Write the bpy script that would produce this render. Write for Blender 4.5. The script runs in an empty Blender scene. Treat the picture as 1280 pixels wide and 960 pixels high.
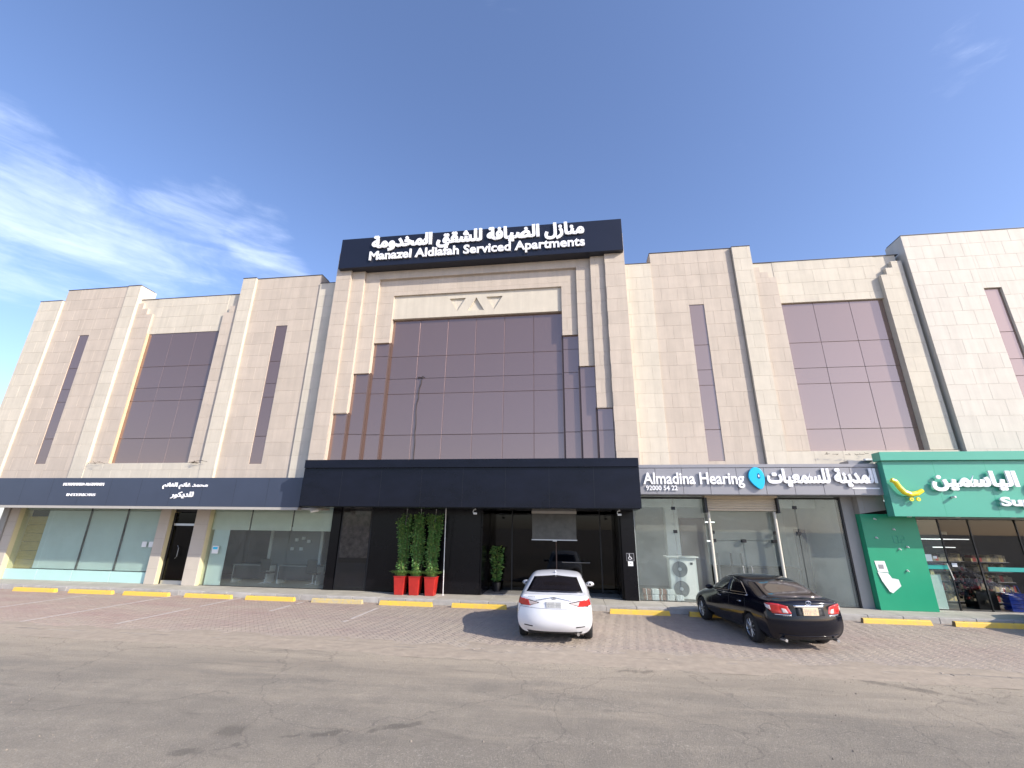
import bpy, bmesh, math, random
from mathutils import Vector, Matrix
from mathutils.bvhtree import BVHTree
random.seed(7)
C = bpy.context.scene.collection
scn = bpy.context.scene
S = 1.13                                   # metres per survey unit; the survey took the camera at 2.3 units

# ---------------------------------------------------------------- camera, sky, sun, exposure
yaw, pitch, roll = -0.136676, 0.316631, 0.0136954
fwd = Vector((math.sin(yaw)*math.cos(pitch), math.cos(yaw)*math.cos(pitch), math.sin(pitch)))
rgt = Vector((math.cos(yaw), -math.sin(yaw), 0)); up = rgt.cross(fwd)
r2 = rgt*math.cos(roll) + up*math.sin(roll); u2 = -rgt*math.sin(roll) + up*math.cos(roll)
cam = bpy.data.cameras.new('camera'); cob = bpy.data.objects.new('camera', cam); C.objects.link(cob)
m = Matrix((r2, u2, -fwd)).transposed().to_4x4(); m.translation = Vector((0, 0, 2.3*S)); cob.matrix_world = m
cam.sensor_width = 36; cam.lens = 549.3/1280*36; cam.clip_start = 0.05; cam.clip_end = 6000
scn.camera = cob
SUN = Vector((1.6, -0.85, 1.0)).normalized()
sl = bpy.data.lights.new('sun', 'SUN'); sl.energy = 4.1; sl.angle = math.radians(0.5); sl.color = (1, 0.92, 0.80)
so = bpy.data.objects.new('sun', sl); C.objects.link(so); so.rotation_euler = (-SUN).to_track_quat('-Z', 'Y').to_euler()
so.location = (30, -20, 30)
scn.view_settings.view_transform = 'Standard'; scn.view_settings.look = 'None'
scn.view_settings.exposure = 0.60; scn.view_settings.gamma = 1; scn.view_settings.use_curve_mapping = False
W = bpy.data.worlds.new('World'); scn.world = W; W.use_nodes = True
nt = W.node_tree; nt.nodes.clear()
def N(t, ty, **kw):
    n = t.nodes.new(ty)
    for k, v in kw.items():
        if k.startswith('i_'): n.inputs[k[2:].replace('_', ' ')].default_value = v
        elif k.startswith('n') and k[1:].isdigit(): n.inputs[int(k[1:])].default_value = v
        else: setattr(n, k, v)
    return n
sky = N(nt, 'ShaderNodeTexSky', sky_type='NISHITA', sun_disc=False, sun_elevation=math.asin(SUN.z),
        sun_rotation=math.atan2(SUN.x, SUN.y), altitude=500, air_density=1.0, dust_density=1.6, ozone_density=3.0)
bg = N(nt, 'ShaderNodeBackground'); bg.inputs[1].default_value = 0.15
tc = N(nt, 'ShaderNodeTexCoord')
# thin cirrus: streaky noise on the direction vector, stronger in the west where the photo has it
def fibre(rot, scl, s, det, dist, lo, hi):
    mp = N(nt, 'ShaderNodeMapping'); mp.inputs['Rotation'].default_value = rot; mp.inputs['Scale'].default_value = scl
    nz = N(nt, 'ShaderNodeTexNoise'); nz.inputs['Scale'].default_value = s; nz.inputs['Detail'].default_value = det; nz.inputs['Roughness'].default_value = 0.6; nz.inputs['Distortion'].default_value = dist
    rp = N(nt, 'ShaderNodeMapRange'); rp.inputs[1].default_value = lo; rp.inputs[2].default_value = hi
    nt.links.new(tc.outputs['Generated'], mp.inputs[0]); nt.links.new(mp.outputs[0], nz.inputs[0]); nt.links.new(nz.outputs[0], rp.inputs[0]); return rp.outputs[0]
f1 = fibre((0.2, 0.75, 0.3), (1.6, 1.6, 4.5), 3.2, 10, 0.5, 0.30, 0.72); f2 = fibre((0.5, 0.9, 0.1), (1, 1, 7), 7.5, 12, 0.8, 0.2, 0.85)
rpm = N(nt, 'ShaderNodeMath', operation='MULTIPLY_ADD'); rpm.inputs[1].default_value = 0.45; nt.links.new(f2, rpm.inputs[0])
f1s = N(nt, 'ShaderNodeMath', operation='MULTIPLY'); f1s.inputs[1].default_value = 0.72; nt.links.new(f1, f1s.inputs[0]); nt.links.new(f1s.outputs[0], rpm.inputs[2]); rp = rpm
def cloudbank(px, py, pw, inner, outer):
    d = r2*((px-640)/549.3) - u2*((py-480)/549.3) + fwd; d.normalize()
    dt = N(nt, 'ShaderNodeVectorMath', operation='DOT_PRODUCT'); dt.inputs[1].default_value = d
    nt.links.new(tc.outputs['Generated'], dt.inputs[0])
    mr = N(nt, 'ShaderNodeMapRange', interpolation_type='SMOOTHSTEP')
    mr.inputs['From Min'].default_value = math.cos(math.radians(outer)); mr.inputs['From Max'].default_value = math.cos(math.radians(inner))
    mr.inputs['To Max'].default_value = pw
    nt.links.new(dt.outputs['Value'], mr.inputs['Value']); return mr.outputs[0]
banks = [cloudbank(-70, 240, 1.0, 1, 10), cloudbank(20, 250, 1.0, 1, 7), cloudbank(90, 285, 0.95, 1, 7.5), cloudbank(170, 320, 0.85, 1, 8), cloudbank(260, 330, 0.7, 1, 7), cloudbank(275, 265, 0.75, 0.5, 5), cloudbank(325, 300, 0.9, 0.5, 6), cloudbank(350, 340, 0.7, 0.5, 5), cloudbank(60, 340, 0.75, 1, 9), cloudbank(1200, 75, 0.42, 0.1, 4), cloudbank(620, 5, 0.25, 0.1, 5), cloudbank(230, 290, 0.8, 1, 7)]
acc = banks[0]
for b in banks[1:]:
    mx = N(nt, 'ShaderNodeMath', operation='MAXIMUM'); nt.links.new(acc, mx.inputs[0]); nt.links.new(b, mx.inputs[1]); acc = mx.outputs[0]
sm_ = N(nt, 'ShaderNodeMath', operation='ADD'); nt.links.new(acc, sm_.inputs[0]); nt.links.new(rp.outputs[0], sm_.inputs[1])
ml = N(nt, 'ShaderNodeMapRange', interpolation_type='SMOOTHSTEP'); ml.inputs[1].default_value = 0.92; ml.inputs[2].default_value = 2.3; ml.inputs[4].default_value = 0.78; nt.links.new(sm_.outputs[0], ml.inputs[0])
mix = N(nt, 'ShaderNodeMixRGB'); mix.inputs[2].default_value = (5.9, 6.6, 8.4, 1)
hs = N(nt, 'ShaderNodeHueSaturation'); hs.inputs['Saturation'].default_value = 1.0
nt.links.new(sky.outputs[0], hs.inputs['Color'])
tint = N(nt, 'ShaderNodeMixRGB', blend_type='MULTIPLY'); tint.inputs[0].default_value = 1; tint.inputs[2].default_value = (1.20, 1.14, 1.25, 1)
nt.links.new(hs.outputs[0], tint.inputs[1])
nt.links.new(ml.outputs[0], mix.inputs[0]); nt.links.new(tint.outputs[0], mix.inputs[1])
nt.links.new(mix.outputs[0], bg.inputs[0])
wo = N(nt, 'ShaderNodeOutputWorld'); nt.links.new(bg.outputs[0], wo.inputs[0])

# ---------------------------------------------------------------- materials
def mat(name, col, rough=0.6, metal=0.0, vary=0.0, scale=8.0, bump=0.0, bscale=60.0, spec=0.5, emis=None, coat=0.0, rnd=0.0, stretch=None, col2=None, streak=0.0):
    """Principled material; noise in world space mixes col and a darker/other tone, rnd varies it per object / island."""
    mt = bpy.data.materials.new(name); mt.use_nodes = True; t = mt.node_tree
    p = t.nodes['Principled BSDF']; p.inputs['Base Color'].default_value = (*col, 1)
    p.inputs['Roughness'].default_value = rough; p.inputs['Metallic'].default_value = metal
    p.inputs['Specular IOR Level'].default_value = spec; p.inputs['Coat Weight'].default_value = coat; p.inputs['Coat Roughness'].default_value = 0.04
    if emis: p.inputs['Emission Color'].default_value = (*emis[0], 1); p.inputs['Emission Strength'].default_value = emis[1]
    geo = N(t, 'ShaderNodeNewGeometry'); src = None
    if vary:
        n1 = N(t, 'ShaderNodeTexNoise'); n1.inputs['Scale'].default_value = scale; n1.inputs['Detail'].default_value = 8; n1.inputs['Roughness'].default_value = 0.62
        if stretch:
            mpn = N(t, 'ShaderNodeMapping'); mpn.inputs['Scale'].default_value = stretch; t.links.new(geo.outputs['Position'], mpn.inputs[0]); t.links.new(mpn.outputs[0], n1.inputs['Vector'])
        else: t.links.new(geo.outputs['Position'], n1.inputs['Vector'])
        mr = N(t, 'ShaderNodeMapRange'); mr.inputs['From Min'].default_value = 0.3; mr.inputs['From Max'].default_value = 0.7
        t.links.new(n1.outputs[0], mr.inputs['Value'])
        mx = N(t, 'ShaderNodeMixRGB'); c2 = col2 if col2 else tuple(c*(1-vary) for c in col)
        mx.inputs[1].default_value = (*col, 1); mx.inputs[2].default_value = (*c2, 1)
        t.links.new(mr.outputs[0], mx.inputs[0]); src = mx.outputs[0]
    if streak:
        sm = N(t, 'ShaderNodeMapping'); sm.inputs['Scale'].default_value = (2.6, 2.6, 0.16); t.links.new(geo.outputs['Position'], sm.inputs[0])
        sn = N(t, 'ShaderNodeTexNoise'); sn.inputs['Scale'].default_value = 1.6; sn.inputs['Detail'].default_value = 9; sn.inputs['Roughness'].default_value = 0.68; t.links.new(sm.outputs[0], sn.inputs['Vector'])
        sr = N(t, 'ShaderNodeMapRange'); sr.inputs[1].default_value = 0.40; sr.inputs[2].default_value = 0.78; sr.inputs[3].default_value = 1.0; sr.inputs[4].default_value = 1-streak; t.links.new(sn.outputs[0], sr.inputs[0])
        sv = N(t, 'ShaderNodeVectorMath', operation='SCALE'); t.links.new(src, sv.inputs[0]); t.links.new(sr.outputs[0], sv.inputs['Scale']); src = sv.outputs[0]
    if rnd:
        oi = N(t, 'ShaderNodeObjectInfo'); mm = N(t, 'ShaderNodeMapRange'); mm.inputs['To Min'].default_value = 1-rnd; mm.inputs['To Max'].default_value = 1+rnd
        t.links.new(oi.outputs['Random'], mm.inputs['Value'])
        mv = N(t, 'ShaderNodeVectorMath', operation='SCALE')
        if src: t.links.new(src, mv.inputs[0])
        else: mv.inputs[0].default_value = col
        t.links.new(mm.outputs[0], mv.inputs['Scale']); src = mv.outputs[0]
    if src: t.links.new(src, p.inputs['Base Color'])
    if bump:
        nb = N(t, 'ShaderNodeTexNoise'); nb.inputs['Scale'].default_value = bscale; nb.inputs['Detail'].default_value = 6
        t.links.new(geo.outputs['Position'], nb.inputs['Vector'])
        bp = N(t, 'ShaderNodeBump'); bp.inputs['Strength'].default_value = bump; bp.inputs['Distance'].default_value = 0.01
        t.links.new(nb.outputs[0], bp.inputs['Height']); t.links.new(bp.outputs[0], p.inputs['Normal'])
    return mt
def glassmat(name, tint, ior=1.5, rough=0.0, haze=0.0, hazecol=(0.6, 0.65, 0.62)):
    mt = bpy.data.materials.new(name); mt.use_nodes = True; t = mt.node_tree; t.nodes.clear()
    tr = N(t, 'ShaderNodeBsdfTransparent'); tr.inputs[0].default_value = (*tint, 1)
    gl = N(t, 'ShaderNodeBsdfGlossy'); gl.inputs['Roughness'].default_value = rough
    lw = N(t, 'ShaderNodeLayerWeight'); lw.inputs[0].default_value = 0.5
    pw = N(t, 'ShaderNodeMath', operation='POWER'); pw.inputs[1].default_value = 5; t.links.new(lw.outputs['Facing'], pw.inputs[0])
    f0 = ((ior-1)/(ior+1))**2; fr = N(t, 'ShaderNodeMath', operation='MULTIPLY_ADD'); fr.inputs[1].default_value = 1-f0; fr.inputs[2].default_value = f0; t.links.new(pw.outputs[0], fr.inputs[0])
    mx = N(t, 'ShaderNodeMixShader'); t.links.new(fr.outputs[0], mx.inputs[0]); t.links.new(tr.outputs[0], mx.inputs[1]); t.links.new(gl.outputs[0], mx.inputs[2])
    out = mx.outputs[0]
    if haze:
        df = N(t, 'ShaderNodeBsdfDiffuse'); df.inputs[0].default_value = (*hazecol, 1)
        geo = N(t, 'ShaderNodeNewGeometry'); nz = N(t, 'ShaderNodeTexNoise'); nz.inputs['Scale'].default_value = 1.3; nz.inputs['Detail'].default_value = 5
        t.links.new(geo.outputs['Position'], nz.inputs['Vector'])
        mr = N(t, 'ShaderNodeMapRange'); mr.inputs['From Min'].default_value = 0.3; mr.inputs['From Max'].default_value = 0.7; mr.inputs['To Min'].default_value = haze*0.6; mr.inputs['To Max'].default_value = haze*1.3
        t.links.new(nz.outputs[0], mr.inputs['Value'])
        m2 = N(t, 'ShaderNodeMixShader'); t.links.new(mr.outputs[0], m2.inputs[0]); t.links.new(out, m2.inputs[1]); t.links.new(df.outputs[0], m2.inputs[2]); out = m2.outputs[0]
    o = N(t, 'ShaderNodeOutputMaterial'); t.links.new(out, o.inputs[0]); return mt

M = dict(
 cream=mat('cream_stone', (0.62, 0.56, 0.455), 0.75, vary=0.10, scale=1.6, bump=0.25, bscale=45, rnd=0.035, streak=0.14),
 beige=mat('beige_stone', (0.545, 0.465, 0.38), 0.72, vary=0.10, scale=1.6, bump=0.25, bscale=45, rnd=0.04, streak=0.14),
 pale=mat('pale_stone', (0.64, 0.59, 0.51), 0.72, vary=0.09, scale=1.6, bump=0.25, bscale=45, rnd=0.035, streak=0.14),
 joint=mat('mortar', (0.30, 0.26, 0.22), 0.9, vary=0.15),
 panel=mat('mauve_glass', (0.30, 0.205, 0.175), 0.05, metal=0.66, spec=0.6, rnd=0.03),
 panel_skylit=mat('mauve_glass_skylit', (0.37, 0.27, 0.225), 0.06, metal=0.5, spec=0.6, rnd=0.03),  # same mauve glass, lightened for the brighter sky reflected on the right
 gframe=mat('bronze_frame', (0.10, 0.065, 0.055), 0.5, metal=0.3),
 brown=mat('brown_reveal', (0.17, 0.11, 0.09), 0.45, metal=0.3),
 brass=mat('yellow_trim', (0.70, 0.54, 0.33), 0.5, vary=0.15, scale=3),
 coping=mat('dark_coping', (0.06, 0.05, 0.05), 0.6),
 black=mat('black_cladding', (0.006, 0.006, 0.008), 0.20, vary=0.25, scale=0.9, spec=0.22),
 signblack=mat('navy_black_sign', (0.010, 0.012, 0.024), 0.35, vary=0.15, scale=1.2),
 canopy=mat('navy_canopy', (0.007, 0.008, 0.017), 0.26, bump=1.0, bscale=0.8, vary=0.5, scale=0.8, stretch=(1, 1, 2), spec=0.25),
 navy=mat('blue_sign', (0.045, 0.057, 0.092), 0.30, vary=0.15, scale=0.7),
 greysign=mat('grey_sign', (0.30, 0.295, 0.31), 0.38, metal=0.25, vary=0.06, scale=1.5, rnd=0.03),
 green=mat('green_sign', (0.070, 0.37, 0.265), 0.35, vary=0.06, scale=1.2),
 greendark=mat('green_wall', (0.010, 0.30, 0.155), 0.38, vary=0.08, scale=1.5),
 white=mat('white_letters', (0.85, 0.86, 0.88), 0.35),
 cyan=mat('cyan_logo', (0.01, 0.50, 0.80), 0.3),
 cyandk=mat('dark_logo_hole', (0.01, 0.10, 0.22), 0.35),
 yellowl=mat('yellow_logo', (0.85, 0.70, 0.03), 0.35),
 softyellow=mat('yellow_paint_faded', (0.60, 0.45, 0.13), 0.7, vary=0.5, scale=9, col2=(0.42, 0.38, 0.30), bump=0.3),
 pillar=mat('shop_pillar', (0.52, 0.47, 0.40), 0.7, vary=0.08, scale=2),
 litret=mat('sunlit_return', (0.62, 0.56, 0.34), 0.6),  # yellow tone stands for sunlight on the right sides of the pillars
 trim=mat('pale_trim', (0.42, 0.40, 0.36), 0.5, vary=0.1),
 greycl=mat('grey_cladding', (0.33, 0.32, 0.30), 0.45, vary=0.08, scale=1.2),
 glass=glassmat('shop_glass', (0.91, 0.96, 0.945), haze=0.05),
 smoke=glassmat('smoked_glass', (0.72, 0.73, 0.73), ior=1.42),
 glasshaze=glassmat('sky_haze_glass', (0.92, 0.96, 0.945), haze=0.10, hazecol=(0.56, 0.60, 0.57)),  # pale diffuse stands in for sky haze reflected in the panes
 tinted=glassmat('dark_glass', (0.16, 0.17, 0.17), ior=1.38),
 frost=mat('frosted_film', (0.55, 0.63, 0.60), 0.28, vary=0.1, scale=1.1, spec=0.6),
 aqua=mat('aqua_base_panel', (0.45, 0.68, 0.64), 0.3, vary=0.06, scale=1.5),
 wood=mat('mustard_boards', (0.50, 0.38, 0.12), 0.6, vary=0.25, scale=3, stretch=(1, 1, 6)),
 room=mat('interior_white', (0.78, 0.79, 0.77), 0.8, vary=0.05),
 roomdark=mat('interior_dark', (0.05, 0.05, 0.055), 0.8, vary=0.2),
 roommid=mat('interior_grey', (0.22, 0.23, 0.23), 0.8, vary=0.1),
 floorin=mat('interior_floor', (0.30, 0.29, 0.27), 0.35),
 dark=mat('dark_metal', (0.02, 0.02, 0.022), 0.4, metal=0.3),
 steel=mat('steel', (0.55, 0.56, 0.58), 0.3, metal=0.9),
 shutter=mat('beige_shutter', (0.55, 0.46, 0.33), 0.55, vary=0.1, scale=3),
 pole=mat('cream_pole', (0.62, 0.59, 0.50), 0.5, vary=0.1),
 offwhite=mat('off_white_plastic', (0.70, 0.71, 0.69), 0.5, vary=0.05),
 sheet=mat('pale_sheet', (0.62, 0.65, 0.56), 0.7, vary=0.12, scale=2),
 greysheet=mat('grey_poster', (0.11, 0.11, 0.10), 0.4, vary=0.45, scale=3.5),
 curtain=mat('patterned_curtain', (0.27, 0.235, 0.22), 0.5, vary=0.95, scale=4.5),
 bluedark=mat('dark_blue_sheet', (0.035, 0.04, 0.055), 0.35, vary=0.4, scale=2),
 red=mat('red_pot', (0.50, 0.026, 0.02), 0.4, vary=0.3, scale=5),
 soil=mat('soil', (0.06, 0.04, 0.025), 0.95),
 leafA=mat('leaf_green', (0.10, 0.26, 0.055), 0.5, vary=0.4, scale=14, rnd=0.1),
 leafB=mat('leaf_light', (0.24, 0.37, 0.09), 0.5, vary=0.4, scale=14),
 stem=mat('stem', (0.12, 0.14, 0.05), 0.7),
 kerb=mat('kerb_concrete', (0.44, 0.42, 0.39), 0.85, vary=0.25, scale=4, bump=0.5, bscale=30, rnd=0.08),
 slab=mat('pavement_slab', (0.47, 0.445, 0.385), 0.8, vary=0.22, scale=2, bump=0.3, rnd=0.06),
 sand=mat('blown_sand', (0.40, 0.335, 0.26), 0.95, vary=0.22, scale=5, bump=0.5, bscale=90),
 yellow=mat('yellow_paint', (0.80, 0.52, 0.045), 0.6, vary=0.3, scale=7, col2=(0.62, 0.43, 0.12), bump=0.4, bscale=25),
 stopend=mat('bare_concrete', (0.30, 0.22, 0.12), 0.9, vary=0.4, scale=8),
 edging=mat('edging_stone', (0.36, 0.31, 0.25), 0.9, vary=0.3, scale=4, bump=0.6, bscale=30, rnd=0.1),
 pebble=mat('pebble', (0.36, 0.31, 0.25), 0.9, rnd=0.0, vary=0.5, scale=20),
 twig=mat('twig', (0.10, 0.075, 0.05), 0.9, vary=0.4, scale=20),
 tyre=mat('tyre', (0.018, 0.018, 0.019), 0.85, bump=0.3),
 rim=mat('alloy_rim', (0.50, 0.51, 0.53), 0.28, metal=0.9),
 whitecar=mat('white_car_paint', (0.70, 0.71, 0.735), 0.28, coat=0.8),
 blackcar=mat('black_car_paint', (0.0035, 0.004, 0.009), 0.12, spec=0.25, coat=0.25),
 silvercar=mat('silver_car_paint', (0.42, 0.43, 0.45), 0.3, metal=0.5, coat=0.8),
 carglass=mat('car_glass', (0.012, 0.010, 0.011), 0.05, spec=0.9),
 carglass2=mat('car_glass_beige_reflection', (0.07, 0.055, 0.045), 0.06, spec=0.9, metal=0.2),  # glass colour warmed to imitate a beige reflection in the rear window
 lampred=mat('red_lens', (0.55, 0.018, 0.016), 0.14, spec=0.8, vary=0.3, scale=18, coat=0.5),
 lampclear=mat('clear_lens', (0.62, 0.52, 0.50), 0.12, spec=0.8, coat=0.5, vary=0.2, scale=25),
 plate=mat('number_plate', (0.50, 0.51, 0.50), 0.5, vary=0.12, scale=22),
 platey=mat('yellow_plate', (0.68, 0.60, 0.36), 0.5, vary=0.35, scale=20, col2=(0.62, 0.42, 0.33)),
 chrome=mat('chrome', (0.75, 0.76, 0.78), 0.12, metal=1.0),
 line=mat('worn_parking_paint', (0.60, 0.54, 0.50), 0.8, vary=0.35, scale=7),
 blueplastic=mat('blue_plastic', (0.015, 0.07, 0.55), 0.4),
 redplastic=mat('red_goods', (0.45, 0.05, 0.04), 0.5, vary=0.4, scale=12),
 goods=mat('mixed_goods', (0.42, 0.34, 0.22), 0.6, vary=0.8, scale=9, col2=(0.06, 0.07, 0.06)),
 tealstripe=mat('teal_film', (0.01, 0.30, 0.27), 0.4),
 paper=mat('paper', (0.78, 0.80, 0.80), 0.6, vary=0.05),
 tubelight=mat('tube_light', (0.9, 0.9, 0.9), 0.5, emis=((1, 1, 1), 1.6)),
 brickred=mat('clay_bricks', (0.33, 0.17, 0.12), 0.85, vary=0.4, scale=12),
)

# ---------------------------------------------------------------- mesh helpers
class MB:
    def __init__(s): s.v = []; s.f = []; s.m = []; s.mats = []
    def mi(s, m):
        if m not in s.mats: s.mats.append(m)
        return s.mats.index(m)
    def add(s, vs, fs, m):
        k = len(s.v); s.v += [tuple(v) for v in vs]; s.f += [tuple(i+k for i in f) for f in fs]; s.m += [s.mi(m)]*len(fs); return s
    def box(s, x0, x1, y0, y1, z0, z1, m, top=None):
        if x0 > x1: x0, x1 = x1, x0
        tx = top or (x0, x1, y0, y1)
        v = [(x0,y0,z0),(x1,y0,z0),(x1,y1,z0),(x0,y1,z0),(tx[0],tx[2],z1),(tx[1],tx[2],z1),(tx[1],tx[3],z1),(tx[0],tx[3],z1)]
        return s.add(v, [(0,3,2,1),(4,5,6,7),(0,1,5,4),(1,2,6,5),(2,3,7,6),(3,0,4,7)], m)
    def tube(s, pts, r, m, n=8, cap=True):
        pts = [Vector(p) for p in pts]; rs = r if isinstance(r, (list, tuple)) else [r]*len(pts); vs = []; fs = []
        for i, p in enumerate(pts):
            d = (pts[min(i+1, len(pts)-1)] - pts[max(i-1, 0)]).normalized()
            a = d.cross(Vector((0, 0, 1)) if abs(d.z) < 0.9 else Vector((1, 0, 0))).normalized(); b = d.cross(a)
            for k in range(n): t = 2*math.pi*k/n; vs.append(p + (a*math.cos(t) + b*math.sin(t))*rs[i])
        for i in range(len(pts)-1):
            for k in range(n): fs.append((i*n+k, i*n+(k+1)%n, (i+1)*n+(k+1)%n, (i+1)*n+k))
        if cap: fs += [tuple(range(n))[::-1], tuple(range((len(pts)-1)*n, len(pts)*n))]
        return s.add(vs, fs, m)
    def disc_y(s, c, r0, r1, depth, m, n=32):      # ring / disc facing -Y
        vs = []; fs = []
        for rr, yy in ((r0, 0), (r1, 0), (r1, depth)):
            for k in range(n): t = 2*math.pi*k/n; vs.append((c[0]+rr*math.cos(t), c[1]+yy, c[2]+rr*math.sin(t)))
        for k in range(n):
            k2 = (k+1) % n
            fs.append((k, k2, n+k2, n+k)); fs.append((n+k, n+k2, 2*n+k2, 2*n+k))
        return s.add(vs, fs, m)
    def poly_y(s, pts, y0, y1, m):                # extruded polygon in XZ
        n = len(pts); vs = [(p[0], y0, p[1]) for p in pts] + [(p[0], y1, p[1]) for p in pts]
        fs = [tuple(range(n)), tuple(range(n, 2*n))[::-1]] + [(i, (i+1) % n + 0, n+(i+1) % n, n+i)[::-1] for i in range(n)]
        return s.add(vs, fs, m)
    def build(s, name, parent=None, bevel=0.0, smooth=False, seg=1):
        me = bpy.data.meshes.new(name); me.from_pydata([tuple(v) for v in s.v], [], s.f)
        for mm in s.mats: me.materials.append(M[mm])
        me.polygons.foreach_set('material_index', s.m)
        bm = bmesh.new(); bm.from_mesh(me); bmesh.ops.recalc_face_normals(bm, faces=bm.faces)
        if bevel: bmesh.ops.bevel(bm, geom=bm.edges[:], offset=bevel, segments=seg, affect='EDGES', profile=0.5, clamp_overlap=True)
        bm.to_mesh(me); bm.free()
        if smooth: me.polygons.foreach_set('use_smooth', [True]*len(me.polygons))
        o = bpy.data.objects.new(name, me); C.objects.link(o)
        if parent:
            o.parent = parent; o.matrix_parent_inverse = Matrix()
            o.matrix_basis = PINV(parent)
        return o
def PINV(p):
    mtx = Matrix(); chain = []
    q = p
    while q: chain.append(q.matrix_basis.copy()); q = q.parent
    for a in reversed(chain): mtx = mtx @ a
    return mtx.inverted()
def tag(o, label=None, cat=None, group=None, kind=None):
    if label: o['label'] = label
    if cat: o['category'] = cat
    if group: o['group'] = group
    if kind: o['kind'] = kind
    return o
def thing(name, label, cat, loc=(0, 0, 0), rz=0, group=None):
    o = bpy.data.objects.new(name, None); C.objects.link(o); o.location = loc; o.rotation_euler = (0, 0, rz); o.empty_display_size = 0.3
    return tag(o, label, cat, group)
def copy_tree(o, parent=None):
    c = o.copy(); C.objects.link(c); c.parent = parent
    for ch in list(o.children): copy_tree(ch, c)
    return c
def onebox(name, parent, x0, x1, y0, y1, z0, z1, m, bevel=0.0, u=True):
    k = S if u else 1
    return MB().box(x0*k, x1*k, y0*k, y1*k, z0*k, z1*k, m).build(name, parent, bevel)
def sc(v, z, Ym, Yn):                        # survey point measured on plane Ym -> plane Yn
    return v*Yn/Ym, 2.3+(z-2.3)*Yn/Ym
# shared unit piece: front face at y=0, open back, slight chamfer; scaled per object
unit_meshes = {}
def unit(m):
    if m not in unit_meshes:
        c = 0.005
        v = [(0,1,0),(1,1,0),(1,1,1),(0,1,1),(0,.3,0),(1,.3,0),(1,.3,1),(0,.3,1),(c,0,c),(1-c,0,c),(1-c,0,1-c),(c,0,1-c)]
        f = [(8,9,10,11),(4,5,9,8),(5,6,10,9),(6,7,11,10),(7,4,8,11),(0,1,5,4),(1,2,6,5),(2,3,7,6),(3,0,4,7)]
        me = bpy.data.meshes.new('tile_'+m); me.from_pydata(v, [], f); me.materials.append(M[m]); unit_meshes[m] = me
    return unit_meshes[m]
def piece(name, parent, x0, x1, y0, y1, z0, z1, m):   # metres
    o = bpy.data.objects.new(name, unit(m)); C.objects.link(o); o.parent = parent
    mt = PINV(parent) @ Matrix.Translation((x0, y0, z0)) @ Matrix.Diagonal((x1-x0, y1-y0, z1-z0, 1)); o.matrix_basis = mt
    return o
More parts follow.
